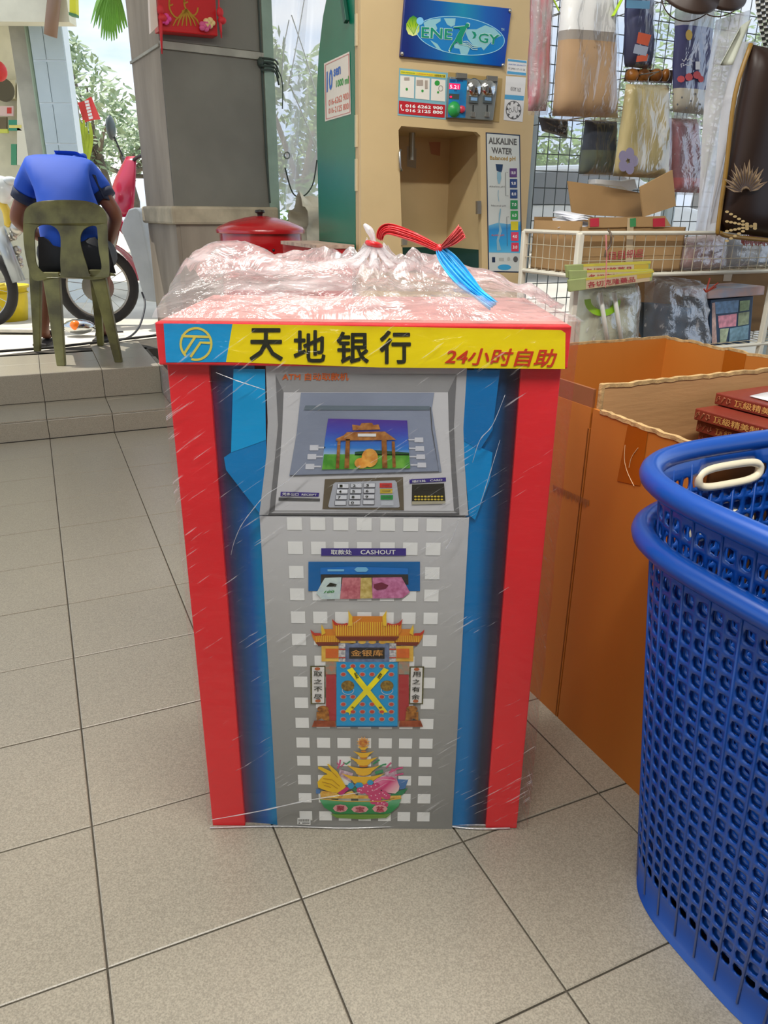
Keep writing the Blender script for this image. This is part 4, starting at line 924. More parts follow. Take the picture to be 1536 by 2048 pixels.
# 10 sen sticker on the green side
sp = [(648, 127), (699, 103), (702, 228), (650, 243)]
decal('price_sign', ws, [sp], M('sign_white', 'DCD3C4', .5), wm_, .0015)
decal('price_sign_line', ws, [p for e in zip(sp, sp[1:] + sp[:1]) for p in strip([(675 + (x - 675) * .92, 175 + (y - 175) * .93) for x, y in e], .9)], M('sign_red', 'C05048', .5), wm_, .0025)
sb, sg, sr_ = M('sign_blue', '2A62B4', .5), M('sign_green', '2E9A3C', .5), M('sign_red2', 'D2583C', .5)
text('sign_number', '10', ws, [(653, 143), (665, 136), (665, 178), (653, 186)], sb, wm_, .0025, bold=.03); text('sign_words', 'sen', ws, [(667, 139), (681, 131), (681, 148), (667, 154)], sb, wm_, .0025, bold=.03)
text('sign_words', '1000 ml', ws, [(672, 161), (697, 151), (697, 167), (672, 175)], sg, wm_, .0025, bold=.025)
text('sign_words', '016-6262 900', ws, [(657, 200), (697, 184), (697, 198), (657, 212)], sr_, wm_, .0025); text('sign_words', '016-2125 800', ws, [(657, 217), (697, 205), (697, 218), (657, 228)], sr_, wm_, .0025)
# ENERGY sign board
E0 = [(810, -6), (1023.5, 17), (1009, 133.5), (800.5, 112.5)]
sgb = Mgrad('energy_board', wp(812, 60) - wloc(wm_), wp(1015, 80) - wloc(wm_), [(0, '152A72'), (.3, '0E5CA8'), (.52, '1488AC'), (.75, '0E5EB0'), (1, '10389A')], .2)
sgnb = MB().prism([wp(x, y, .012) for x, y in E0], BJ * .011).build('sign_board', sgb, wm_, bevel=.002)
ce = lambda pts: [(790 + x * .16276, y * .16276) for x, y in pts]
EP = Pl(B(0, MJ - .012), -BJ)
glob = [(265 + 540 * (1 + math.cos(t)) + 0, 440 + 230 * math.sin(t) + 62 * math.cos(t)) for t in [2 * math.pi * k / 48 for k in range(49)]]
decal('globe_disc', EP, [ce(glob[:-1])], M('globe_blue', '1A7CC0', .25), sgnb, .0006)
decal('globe_outline', EP, [ce(p) for p in strip(glob, 8)], M('globe_line', '9CD8EC', .3), sgnb, .0012)
land = M('globe_land', '8CC2CC', .3)
for pg_ in ([(350, 280), (420, 240), (560, 225), (560, 260), (500, 300), (520, 350), (450, 470), (400, 440)], [(600, 225), (745, 225), (735, 310), (690, 330), (640, 300)], [(430, 490), (520, 540), (560, 600), (600, 640), (510, 590)], [(850, 360), (1000, 360), (1110, 310), (1220, 350), (1310, 440), (1220, 480), (1160, 540), (1090, 620), (1060, 580), (980, 590), (900, 480)], [(720, 540), (830, 520), (930, 570), (890, 670), (810, 670), (790, 600), (730, 590)]):
    decal('globe_land', EP, [ce(pg_)], land, sgnb, .001)
wo, tl_ = M('sign_outline', 'B9DDD4', .3), M('sign_teal', '0C8C6C', .3)
for s_, q_ in (('ENE', [(322, 325), (712, 352), (702, 492), (320, 465)]), ('GY', [(1022, 398), (1290, 425), (1268, 555), (1018, 525)])):
    text('sign_lettering_edge', s_, EP, ce(q_), wo, sgnb, .0016, bold=.045); text('sign_lettering', s_, EP, ce([(q_[0][0] + 6, q_[0][1] + 6), (q_[1][0] - 6, q_[1][1] + 6), (q_[2][0] - 6, q_[2][1] - 6), (q_[3][0] + 6, q_[3][1] - 6)]), tl_, sgnb, .0022, bold=.015)
decal('sign_crescent', EP, [ce([(945, 385), (985, 395), (1002, 430), (985, 465), (950, 475), (975, 435)])], tl_, sgnb, .002)
run = [(890, 285), (912, 300), (905, 335), (880, 345), (850, 410), (825, 470), (830, 540), (800, 545), (760, 510), (720, 555), (690, 600), (685, 630), (668, 612), (690, 560), (740, 485), (770, 420), (800, 370), (790, 345), (725, 345), (725, 332), (800, 325), (860, 320), (870, 290)]
decal('runner_edge', EP, [ce([(790 + (x - 790) * 1.1, 440 + (y - 440) * 1.06) for x, y in run])], wo, sgnb, .0026); decal('runner_figure', EP, [ce(run)], tl_, sgnb, .0032)
decal('sign_waves', EP, [ce(p) for k in range(3) for p in strip([(840, 510 + 22 * k), (890, 505 + 24 * k), (950, 560 + 22 * k), (1015, 570 + 20 * k)], 8)], wo, sgnb, .0034)
shl = [(225, 190), (265, 215), (300, 300), (300, 380), (265, 430), (215, 442), (165, 420), (138, 360), (140, 290), (180, 220)]
decal('shell_emblem', EP, [ce(shl)], Mgrad('shell_green', EP(*ce([(225, 200)])[0]) - wloc(wm_), EP(*ce([(225, 440)])[0]) - wloc(wm_), [(0, '2E8A2C'), (.5, 'A5C81E'), (1, 'E8EFA0')], .3), sgnb, .001)
decal('shell_emblem_ray', EP, [ce(p) for a in (150, 175, 215, 260, 285) for p in strip([(230, 425), (a, 240 + abs(a - 220) * .8)], [2, 7])], M('shell_ray', '4E9A28', .3), sgnb, .0016)
decal('blue_bubble', EP, [ce(ellp(308, 258, 44, 48, 16))], M('bubble', '7FC6EE', .25), sgnb, .0018)
text('trademark', 'TM', EP, ce([(1305, 345), (1342, 350), (1340, 378), (1303, 374)]), wo, sgnb, .001)
for x, y in ((88, 660), (1412, 133), (1326, 800)): MB().ell(EP(*ce([(x, y)])[0], .002), .006, .006, .006, 8, 6).build('screw', stl, sgnb, True)
# instruction panel
cp = lambda pts: [(790 + x * .17578, 130 + y * .17578) for x, y in pts]
insp = decal('instruction_panel', wp, [cp([(48, 32), (603, 90), (580, 620), (30, 572)])], M('panel_blue', '7CB0BE', .4), wm_, .001)
decal('instruction_heading', wp, [cp([(62, 58), (578, 110), (575, 146), (60, 100)])], M('panel_yellow', 'E2D438', .4), insp, .0018)
for s_, q_, m_2 in (('CARA MENGGUNA', [(70, 70), (230, 86), (228, 102), (70, 90)], sg), ('3 LANGKAH MUDAH', [(245, 88), (435, 106), (433, 122), (244, 106)], sr_), ('3個簡單步驟', [(447, 106), (570, 116), (568, 140), (446, 130)], blk)): text('instruction_words', s_, wp, cp(q_), m_2, insp, .0026)
for x in (60, 236, 414):
    y = 118 + (x - 60) * .105
    decal('instruction_card', wp, [cp([(x, y), (x + 160, y + 16), (x + 155, y + 262), (x - 6, y + 246)])], M('panel_white', 'E4E2D8', .4), insp, .002)
decal('instruction_drawing', wp, [cp(ellp(480, 205, 30, 30, 12)), cp(ellp(134, 275, 14, 16, 8)), cp(ellp(313, 295, 14, 16, 8)), cp(ellp(490, 310, 12, 14, 8))], sg, insp, .0028)
decal('instruction_drawing', wp, [cp(rect(105, 140, 165, 175)), cp(rect(245, 170, 320, 235)), cp(rect(340, 175, 372, 270))], M('panel_sketch', 'A89C90', .5), insp, .0028)
decal('instruction_drawing', wp, [cp(p) for p in strip(ellp(520, 265, 24, 32, 10, 0, 6.2), 6)], M('panel_line', '8F8A80', .5), insp, .0028)
decal('phone_band', wp, [cp([(46, 405), (572, 455), (565, 600), (42, 552)])], M('panel_red', 'B8202C', .4), insp, .002)
text('phone_number', '016 6262 900', wp, cp([(118, 445), (545, 472), (543, 510), (118, 482)]), wht, insp, .0028, bold=.03); text('phone_number', '016 2125 800', wp, cp([(118, 497), (545, 522), (543, 560), (118, 532)]), wht, insp, .0028, bold=.03)
decal('phone_icon', wp, [cp(p) for p in strip([(70, 450), (66, 480), (80, 515), (100, 512)], [18, 9, 9, 18])], wht, insp, .0028)
# coin module in its recess
co = [(897, 144), (1005, 157), (998, 244), (896, 237)]
MB().prism([wp(x, y, .002) for x, y in co], BJ * .01).build('module_surround', M('module_tan', 'A58C58', .5), wm_)
modl = MB().prism([wp(x, y, .02) for x, y in ((900, 153), (996, 163), (986, 241), (896, 235))], BJ * .018).build('coin_module', M('module_grey', '8C9290', .35, metal=.5, var=.1), wm_, bevel=.002)
CP = Pl(B(0, MJ - .02), -BJ)
decal('display_panel', CP, [cp([(620, 155), (820, 175), (800, 600), (600, 595)])], M('display_blue', '1C86C0', .3, col2='2A5E9C', vs=20), modl, .0006)
decal('display_heading', CP, [cp(p) for p in (rect(628, 165, 690, 190), rect(702, 170, 775, 192), rect(672, 286, 705, 298))], M('display_navy', '20508A', .3), modl, .0012)
decal('red_display', CP, [cp([(618, 205), (742, 215), (738, 280), (616, 272)])], M('display_red', 'D81E50', .3, emit=1.2), modl, .0012)
text('display_digits', '5.21', CP, cp([(626, 225), (722, 230), (722, 272), (626, 266)]), M('digit_glow', 'FFC6D8', .4, emit=1.5), modl, .002)
decal('dark_display', CP, [cp([(614, 325), (732, 332), (728, 392), (612, 385)])], M('display_dark', '45504C', .3), modl, .0012); decal('red_indicator', CP, [cp(ellp(636, 362, 14, 12, 10))], _M['display_red'], modl, .002)
MB().lathe([(0, .012), (.017, .012), (.019, .004), (.024, .002), (.024, 0)], CP(*cp([(672, 505)])[0]), 16, -BJ).build('green_button', M('button_green', '2C9A4C', .3), modl, True)
MB().lathe([(0, .010), (.010, .010), (.012, 0)], CP(*cp([(755, 505)])[0]), 12, -BJ).build('red_button', M('button_red', 'C83A50', .3), modl, True)
for x in (905, 1065):
    q0 = CP(*cp([(x, 265)])[0])
    MB().lathe([(0, .014), (.014, .012), (.026, .006), (.03, 0)], q0, 18, -BJ).build('coin_entry', M('chrome', 'C9CCCB', .15, metal=1), modl, True)
    decal('coin_slot', CP, [cp(ellp(x - 8, 275, 16, 44, 10))], dk2, modl, .016)
    MB().prism([CP(a, b, .006) for a, b in cp([(x - 55, 350), (x + 45, 358), (x + 42, 435), (x - 58, 428)])], BJ * .006).build('return_flap', M('flap_steel', '6E7A7C', .3, metal=.6), modl)
    decal('return_flap_window', CP, [cp([(x - 42, 365), (x + 32, 372), (x + 30, 410), (x - 44, 402)])], M('flap_blue', '7EA6CC', .2), modl, .007)
    decal('coin_groove', CP, [cp([(x - 22, 455), (x - 8, 456), (x - 10, 540), (x - 24, 540)])], M('groove_black', '22221F', .5), modl, .001)
    MB().prism([CP(a, b, .006) for a, b in cp([(x - 36, 530), (x + 14, 533), (x + 12, 592), (x - 38, 588)])], BJ * .006).build('coin_latch', stl, modl, bevel=.001)
for x, y in ((765, 120), (1112, 152)): MB().prism([CP(a, b, .008) for a, b in cp([(x - 62, y - 34), (x + 60, y - 24), (x + 58, y + 34), (x - 62, y + 30)])], BJ * .008).build('module_hinge', M('hinge_steel', '8E8C84', .4, metal=.7), modl, bevel=.001)
# certificates
decal('certificate', wp, [[(1015, 117), (1054, 121), (1052, 152), (1013, 149)]], M('cert_white', 'D9DADA', .5), wm_, .001); decal('certificate', wp, [[(1012, 152), (1052, 155), (1045, 244), (1007, 240)]], _M['cert_white'], wm_, .001)
decal('certificate_band', wp, [[(1015, 142), (1052, 146), (1052, 151), (1014, 147)], [(1010, 189), (1048, 192), (1047, 201), (1009, 198)], [(1016, 118), (1053, 122), (1053, 126), (1016, 122)]], M('cert_blue', '4E9CC8', .5), wm_, .0016)
text('certificate_words', '13 JAN 17 11 23', wp, [(1017, 134), (1050, 138), (1050, 143), (1016, 139)], dk2, wm_, .0022); text('certificate_words', 'KKM 163', wp, [(1022, 173), (1042, 176), (1041, 184), (1021, 181)], dk2, wm_, .0022); text('certificate_words', 'WATER QUALITY', wp, [(1017, 127), (1052, 130), (1051, 133), (1017, 130)], sb, wm_, .0022)
star = [(1027 + (13 if k % 2 else 9.5) * math.cos(k * math.pi / 8), 220 + (16 if k % 2 else 12) * math.sin(k * math.pi / 8)) for k in range(16)]
decal('round_seal', wp, [ellp(1027, 220, 15.5, 18.5, 20)], dk2, wm_, .0018); decal('round_seal', wp, [ellp(1027, 220, 14, 17, 20)], _M['cert_white'], wm_, .0022); decal('round_seal_star', wp, [p for k in range(8) for p in [[star[2 * k], star[(2 * k + 1) % 16], (1027 + 15 * math.cos((2 * k) * math.pi / 8), 220 + 18 * math.sin((2 * k) * math.pi / 8))]]], dk2, wm_, .0026)
text('round_seal_script', 'حلال', wp, [(1018, 212), (1036, 214), (1035, 227), (1017, 225)], dk2, wm_, .0028)
# alkaline water panel
al = lambda pts: [(960 + x * .14164, 260 + y * .14164) for x, y in pts]
alkb = decal('alkaline_border', wp, [al([(80, 32), (566, 68), (598, 2015), (115, 2005)])], M('alk_navy', '24324C', .4), wm_, .001)
decal('alkaline_panel', wp, [al([(95, 50), (552, 84), (582, 1998), (130, 1988)])], M('alk_white', 'C9CFCB', .4), alkb, .0016)
w0, w1 = wp(*al([(350, 1300)])[0]), wp(*al([(350, 1740)])[0])
decal('alkaline_water', wp, [al([(122, 1350), (250, 1310), (400, 1330), (572, 1290), (578, 1735), (127, 1728)])], Mgrad('alk_water', w0 - wloc(wm_), w1 - wloc(wm_), [(0, '6FB4D4'), (.2, '2A86C4'), (.7, '2F9AD0'), (1, '5CB4DC')], .3), alkb, .0022)
text('alkaline_words', 'ALKALINE', wp, al([(120, 100), (518, 125), (520, 215), (120, 195)]), M('alk_grey', '5B5A58', .4), alkb, .0022, bold=.03); text('alkaline_words', 'WATER', wp, al([(160, 240), (462, 260), (450, 350), (170, 330)]), _M['alk_grey'], alkb, .0022, bold=.03)
text('alkaline_words', 'Balanced pH', wp, al([(140, 365), (500, 375), (500, 455), (140, 435)]), M('alk_gold', 'A88838', .4), alkb, .0022, bold=.02)
text('alkaline_words', 'Alkaline pH', wp, al([(130, 785), (345, 790), (345, 820), (130, 815)]), dk2, alkb, .0022); text('alkaline_words', 'Neutral pH', wp, al([(160, 1055), (365, 1060), (365, 1090), (160, 1085)]), dk2, alkb, .0022); text('alkaline_words', 'Acidic pH', wp, al([(160, 1470), (340, 1470), (340, 1505), (160, 1505)]), sr_, alkb, .003)
decal('alkaline_bracket', wp, [al(p) for p in strip([(395, 600), (360, 600), (365, 930), (400, 930)], 6) + strip([(410, 1225), (378, 1225), (385, 1640)], 6)], dk2, alkb, .003)
decal('tap_print', wp, [al([(220, 480), (325, 485), (315, 560), (300, 600), (235, 575)])], M('alk_tap', '1E3A5C', .4), alkb, .0022); decal('water_drop_print', wp, [al(p) for p in strip([(268, 590), (270, 680), (268, 760)], [50, 60, 20]) + strip([(260, 850), (255, 920), (268, 1010)], 8) + strip([(290, 1110), (280, 1180), (268, 1300), (290, 1420), (250, 1560), (270, 1700)], [14, 24, 12, 40, 30, 60])], M('alk_drop', '86AEC0', .3), alkb, .0028)
for k, (c_, s_) in enumerate((('5E3C78', '10.0'), ('28427A', '9.0'), ('204078', '8.0'), ('1C8A4C', '7.0'), ('2C9A48', '6.0'), ('D6C81C', '5.0'), ('DC3C5C', '4.0'), ('D83850', '3.0'))):
    x, y = 470 + k * 3.5, 603 + k * 150
    decal('ph_square', wp, [al(rect(x - 52, y - 62, x + 52, y + 62))], M('ph_' + c_, c_, .35), alkb, .003)
    if k != 5: text('ph_value', s_, wp, al(rect(x - 30, y - 22, x + 32, y + 22)), wht, alkb, .0036, bold=.02)
decal('certification_mark', wp, [al(rect(170, 1795, 215, 1868))], _M['alk_navy'], alkb, .0022); decal('certification_mark', wp, [al(rect(268, 1805, 338, 1850)), al(ellp(405, 1820, 22, 28, 10))], M('alk_pale', 'AEB2AC', .4), alkb, .0022); decal('certification_mark', wp, [al(ellp(502, 1825, 34, 42, 14))], _M['alk_grey'], alkb, .0022)
decal('oval_emblem', wp, [al(ellp(345, 1938, 95, 40, 18))], M('alk_oval', '3FA0D0', .35), alkb, .0022)

# ================================================================== RED DRUM AND RED CABINET
dr = thing('incense_drum', V((ony(520, 450, 3.3).x, 3.45, 0)), 'round red metal joss paper burner with domed lid before the grey pillar', 'burner')
dcx = V((ony(521, 450, 3.45).x, 3.45, 0)); dR = abs(ony(608, 450, 3.45).x - ony(436, 450, 3.45).x) / 2; zr = ony(521, 462, 3.45 - dR).z
dr.location = dcx; redm = M('drum_red', 'B0161C', .22, var=.12, vs=3, spec=.6, coat=.3)
MB().lathe([(dR * .9, 0), (dR * .93, .1), (dR * .95, zr - .14), (dR * .965, zr - .13), (dR * .95, zr - .12), (dR * .95, zr - .06), (dR * .965, zr - .05), (dR * .95, zr - .04), (dR * .95, zr)], dcx, 40).build('drum_body', redm, dr, True)
MB().lathe([(dR * 1.02, zr - .012), (dR * 1.03, zr), (dR * .98, zr + .012), (dR * .7, zr + .034), (dR * .35, zr + .05), (.03, zr + .056), (0, zr + .056)], dcx, 40).build('lid', redm, dr, True)
MB().lathe([(.012, zr + .056), (.012, zr + .066), (.022, zr + .07), (.02, zr + .08), (0, zr + .082)], dcx, 14).build('lid_knob', M('knob_black', '1E1A18', .4), dr, True)
for x in (470, 545, 560, 590):
    p = dcx + V((math.sin((x - 521) / 90) * dR * .955, -math.cos((x - 521) / 90) * dR * .955, zr - .075)); MB().ell(p, .006, .004, .006, 8, 6).build('air_hole', _M['knob_black'], dr, True)
rc = thing('red_metal_box', B(1.0, 1.86, 0), 'low red metal box with chipped pale top edge beside water machine', 'metal box')
zrt = pi_(MI0 - .02)(660, 488).z
MB().box(.93, MI0 - .02, 1.66, 2.06, 0, zrt, B).build('box', redm, rc, bevel=.004)
MB().box(.925, MI0 - .015, 1.655, 2.065, zrt - .006, zrt + .006, B).build('chipped_edge', M('chipped_cream', 'B49A88', .8, var=.3, vs=30), rc)
# rolled cloth and tarpaulin heap behind the red box
tarp = M('tarpaulin', 'CFC8B4', .7, var=.2, vs=5, bump=.3, bs=14)
tb = thing('tarpaulin_roll', B(1.5, 3.12, 0), 'bundled cream tarpaulin lying between the pillar and the green machine side', 'tarpaulin')
def tf(u, v):
    a = 2 * math.pi * u; x = 1.34 + .42 * v; r_ = (.16 + .05 * nz(v * 4, math.cos(a) * 2, math.sin(a) * 2)) * (1 + .2 * math.sin(a * 5 + v * 7)); return B(x, 3.12 + r_ * math.cos(a), .98 - .1 * v + r_ * math.sin(a) * .8)
MB().grid(tf, 26, 16, True).build('roll', tarp, tb, True)
MB().box(1.36, 1.76, 2.98, 3.26, 0, .83, B).build('support_crate', M('crate_grey_brown', '6E6255', .8, var=.2), tb)
# clear plastic curtain between pillar and machine
pcur = thing('plastic_curtain', B(1.1, 3.2, .9), 'clear plastic rain curtain with diagonal folds hanging between pillar and machine', 'curtain')
curt = Mclear('curtain_film', gloss=.03, milk=.45, rough=.25, bump=.4, bs=3, stretch=(1, 1, .4))
cpl = pj(3.5)
MB().grid(lambda u, v: cpl(540 + 160 * u, -80 + 500 * v) + BJ * .03 * math.sin(u * 14 + v * 3), 30, 12).build('sheet', curt, pcur, True)
for p in ([(583, 30), (610, 110), (645, 230)], [(580, 170), (610, 240), (645, 330)], [(612, -20), (595, 80), (578, 170)], [(578, 40), (568, 90), (562, 170)]):
    MB().tube([cpl(x, y, .05) for x, y in p], .007, 6, flat=.4).build('fold', M('fold_white', 'E6ECEE', .4), pcur, True)
MB().tube([cpl(574 + 5.5 * math.cos(t), 311 + 6.5 * math.sin(t), .06) for t in [k * .524 for k in range(12)]], .004, 6, closed=True).build('eyelet_ring', dk2 and M('ring_steel', '7C8480', .35, metal=.8), pcur, True)
MB().tube(smoothpts([cpl(570, 335, .06), cpl(585, 385, .06), cpl(605, 393, .06), cpl(625, 370, .06), cpl(634, 320, .06)], 5), .004, 6).build('string', _M['dark_green_cable'], pcur)

# ================================================================== WIRE RACK AND GOODS
RI0, RI1, RJ0, RJ1 = 1.448, 2.62, .93, 1.2
ZS1, ZR1, ZS0 = .878, .989, .645
ivw = M('rack_white', 'D8D4C4', .4, var=.06); rw = M('rack_wire', 'BDB59C', .4)
rack = thing('wire_rack', B((RI0 + RI1) / 2, (RJ0 + RJ1) / 2, 0), 'white wire display rack with mesh basket shelf behind the cartons', 'rack')
for a, b in ((RI0, RJ0), (RI1, RJ0), (RI0, RJ1), (RI1, RJ1), (2.235, RJ0)):
    MB().box(a - .009, a + .009, b - .009, b + .009, 0, ZR1 + (.0 if b == RJ0 else .0), B).build('post', ivw, rack, bevel=.003)
def wiregrid(name, p0, du, dv, lu, lv, nu, nv, r_=.0011):
    b = MB()
    for k in range(nu + 1): b.tube([p0 + du * (lu * k / nu), p0 + du * (lu * k / nu) + dv * lv], r_, 4)
    for k in range(nv + 1): b.tube([p0 + dv * (lv * k / nv), p0 + dv * (lv * k / nv) + du * lu], r_, 4)
    o = b.build(name, rw, rack); o['kind'] = 'stuff'; return o
wiregrid('front_mesh', B(RI0, RJ0, ZS1), BI, UZ, RI1 - RI0, ZR1 - ZS1, 30, 3); wiregrid('side_mesh', B(RI0, RJ0, ZS1), BJ, UZ, RJ1 - RJ0, ZR1 - ZS1, 8, 3)
wiregrid('shelf_mesh', B(RI0, RJ0, ZS1), BI, BJ, RI1 - RI0, RJ1 - RJ0, 24, 6); wiregrid('shelf_mesh', B(RI0, RJ0, ZS0), BI, BJ, RI1 - RI0, RJ1 - RJ0, 24, 6)
wiregrid('shelf_mesh', B(RI0, RJ0, .25), BI, BJ, RI1 - RI0, RJ1 - RJ0, 24, 6)
for z in (ZR1, ZS1 - .004, ZS0 - .004, ZS0 - .05):
    MB().tube([B(RI0, RJ0 - .004, z), B(RI1, RJ0 - .004, z)], .006 if z != ZS0 - .05 else .003, 8).build('front_rail', ivw, rack)
    if z > .8: MB().tube([B(RI0 - .002, RJ0, z), B(RI0 - .002, RJ1, z)], .006, 8).build('side_rail', ivw, rack)
# open carton on the mesh shelf
ob = thing('open_carton', B(1.7, 1.18, ZS1), 'open brown cardboard carton with raised flaps on the mesh shelf', 'carton')
kb_ = M('kraft_tan', 'A8865A', .8, var=.1, vs=4, bump=.05, bs=20); kbi = M('kraft_tan_in', '8E6E46', .85, var=.1, vs=4)
OI0, OI1, OJ0, OJ1, OZ = 1.47, 1.86, .96, 1.19, 1.005
MB().box(OI0 + .0, OI0 + .005, OJ0, OJ1, ZS1 + .004, 1.02, B).build('side_wall', kb_, ob)
MB().box(OI1 - .005, OI1, OJ0, OJ1, ZS1 + .004, OZ, B).build('side_wall', kb_, ob)
MB().box(OI0, OI1, OJ0, OJ0 + .005, ZS1 + .004, OZ, B).build('front_wall', kb_, ob)
MB().box(OI0, OI1, OJ1 - .005, OJ1, ZS1 + .004, 1.03, B).build('back_wall', kbi, ob)
MB().box(OI0, OI1, OJ0, OJ1, ZS1 + .003, ZS1 + .007, B).build('bottom', kbi, ob)
fpl = pj(1.2)
MB().prism([fpl(x, y) for x, y in ((1136, 362), (1165, 366), (1205, 372), (1283, 386), (1290, 436), (1210, 432), (1145, 428))], BJ * .005).build('back_flap', kb_, ob)
MB().prism([pj(1.1)(x, y) for x, y in ((1280, 374), (1345, 340), (1352, 412), (1287, 434))], BJ * .005).build('side_flap', M('kraft_tan2', 'B08E60', .8, var=.06), ob)
fr = pj(OJ0 - .003)
MB().prism([fr(x, y, .002) for x, y in ((1178, 436), (1330, 432), (1342, 452), (1178, 456))], BJ * .004).build('front_flap', kb_, ob)
for x0, x1, c_ in ((1180, 1198, 'B8283C'), (1260, 1272, '3E8A54'), (1306, 1330, 'B8283C')):
    decal('flap_print', fr, [[(x0, 437), (x1, 436), (x1, 453), (x0, 454)]], M('box_' + c_, c_, .7), ob, .004)
text('box_lettering', '自目細品', fr, [(1218, 502), (1288, 498), (1288, 514), (1218, 520)], M('box_red', 'B0404A', .7), ob, .003, bold=.03)
decal('clear_tape_strip', fr, [[(1255, 436), (1268, 436), (1264, 540), (1250, 542)]], M('tape_pale', 'C4AE8C', .35), ob, .003)
pm_ = [('E6E6EA', 'white'), ('DADCE4', 'pale grey')]
for k in range(6):
    a0 = B(1.50 + .018 * k, 1.0 + .03 * (k % 3), 1.0 + .006 * k); an = .5 + .25 * k
    du = BI * math.cos(an) + BJ * math.sin(an); dv = -BI * math.sin(an) + BJ * math.cos(an)
    o = MB().grid(lambda u, v: a0 + du * .1 * u + dv * .07 * v + UZ * (.012 * u + .006 * math.sin(v * 3)), 4, 4).build('paper_slip', M('slip_%d' % (k % 2), pm_[k % 2][0], .4), None, True, solid=.0015)
    tag(o, 'loose white paper slip poking out of the open carton on the shelf', 'paper', 'paper slips in the open carton')
# white polystyrene block and strips at the flap
ps_ = MB().prism([pj(1.22)(x, y) for x, y in ((1192, 358), (1245, 362), (1270, 358), (1275, 376), (1258, 384), (1246, 374), (1192, 368))], BJ * .04).build('foam_strip', M('foam_white', 'F0F2F2', .6), None, bevel=.002)
tag(ps_, 'white foam strip lying across the open carton flap', 'foam')
# things hanging or lying on the right part of the shelf
def pillow(name, label, cat, pl, quad, th, secs, group=None, nu=14, nv=16, amp=.006, seed=0, sleeve=None, solid_back=True, kindp=None):
    P = [pl(x, y) for x, y in quad]; n = pl.n; base = (P[2] + P[3]) / 2
    t = thing(name, base, label, cat, group)
    def fn(u, v, sgn, ex=0.0):
        p = (P[0] * (1 - u) + P[1] * u) * (1 - v) + (P[3] * (1 - u) + P[2] * u) * v
        bl = (max(0, 1 - abs(2 * u - 1) ** 4) ** .5) * (max(0, 1 - abs(2 * v - 1) ** 6) ** .5)
        wr = amp * (nz(u * 5 + seed, v * 4, seed) + .5 * nz(u * 12, v * 9 + seed, 2.2))
        return p + n * sgn * (th * .5 * bl + ex) + n * wr * min(1, bl * 2)
    for nm, v0, v1, mt in secs:
        b = MB(); k = max(2, int(nv * (v1 - v0)))
        b.grid(lambda u, v: fn(u, v0 + (v1 - v0) * v, 1), nu, k); b.grid(lambda u, v: fn(1 - u, v0 + (v1 - v0) * v, -1), nu, k)
        b.build(nm, mt, t, True, merge=1e-5)
    jp = (base - BO).dot(BJ)
    if 1.1 < jp < 1.3 and quad[0][1] < 300:      # hangs on a wire hook from the grid behind
        h0 = (P[0] + P[1]) / 2; ih = (h0 - BO).dot(BI); h1 = h0 + BJ * (1.698 - jp) + BI * max(0, 1.78 - ih); MB().tube(smoothpts([h0 - UZ * .004, h0 + UZ * .02, h0 + BI * max(0, 1.78 - ih) + UZ * .03, h1 + UZ * .03], 3), .0016, 5).build('wire_hook', M('hook_steel', '7A7C78', .4, metal=.6), t)
    if sleeve:
        c_ = sum(P, V((0, 0, 0))) / 4; P0 = P[:]; P[:] = [c_ + (p - c_) * 1.07 for p in P0]
        b = MB(); b.grid(lambda u, v: fn(u, v, 1, .004), nu, nv); b.build('plastic_sleeve', sleeve, t, True)
    return t
slv = Mclear('sleeve', gloss=.02, milk=.05, rough=.2, bump=.5, bs=14, stretch=(1.6, 1.6, .6), detail=3, fres=.3, streak=((.012, .012, .09), (0, .1, 0), .86, .98, .6))
slv2 = Mclear('sleeve_milky', gloss=.035, milk=.14, rough=.22, bump=.6, bs=20, detail=5, fres=.3, streak=((.02, .02, .045), (0, .2, 0), .72, .92, .75))
fab = lambda n_, c_, **k: M('fabric_' + n_, c_, .75, **k)
hp = pj(1.2)
pillow('pink_cloth_pack', 'narrow pink and red cloth pack in clear plastic beside the machine', 'pack', hp, [(1064, -40), (1106, -40), (1092, 222), (1056, 222)], .04, [('cloth', 0, 1, fab('pink', 'B8525E', col2='8E8A88', vs=9, stretch=(6, 6, 1)))], sleeve=slv2, seed=1)
cz = pillow('paper_cushion_pack', 'white and brown paper bundle in clear plastic hung above the open carton', 'pack', pj(1.15), [(1128, -40), (1222, -30), (1236, 236), (1104, 232)], .07, [('white_sheet', 0, .36, fab('white', 'DDDEDC', var=.04)), ('grey_band', .36, .43, fab('band', '8A8278')), ('brown_sheet', .43, 1, fab('paperbrown', 'A98860', var=.1, vs=6))], sleeve=slv, seed=2)
for a, b in (((1103, -10), (1118, 22)), ((1248, -10), (1226, 32))): MB().tube([pj(1.15)(*a, .03), pj(1.15)(*b, .04)], .006, 6, flat=.3).build('lime_strip', M('lime_plastic', 'A6CC2C', .4), cz)
navy = fab('navy', '2E3560', var=.2, vs=7)
cb1 = pillow('navy_card_pack', 'navy cloth pack with orange printed card hanging in plastic', 'pack', hp, [(1256, -40), (1304, -40), (1302, 138), (1250, 134)], .05, [('cloth', 0, 1, navy)], sleeve=slv, seed=3)
hq = pj(1.165)
decal('orange_card', hq, [[(1277, 64), (1303, 70), (1296, 92), (1273, 86)]], M('card_orange', 'D8603C', .5), cb1, .012); decal('pale_card', hq, [[(1270, 88), (1297, 94), (1292, 112), (1266, 106)]], M('card_pale', 'A9B4C8', .5), cb1, .012); decal('orange_card', hq, [[(1274, 112), (1296, 108), (1294, 122), (1272, 124)]], _M['card_orange'], cb1, .012)
decal('teal_band', hq, [[(1253, 0), (1300, 2), (1299, 18), (1252, 16)]], M('card_teal', '5E8FB0', .5), cb1, .012)
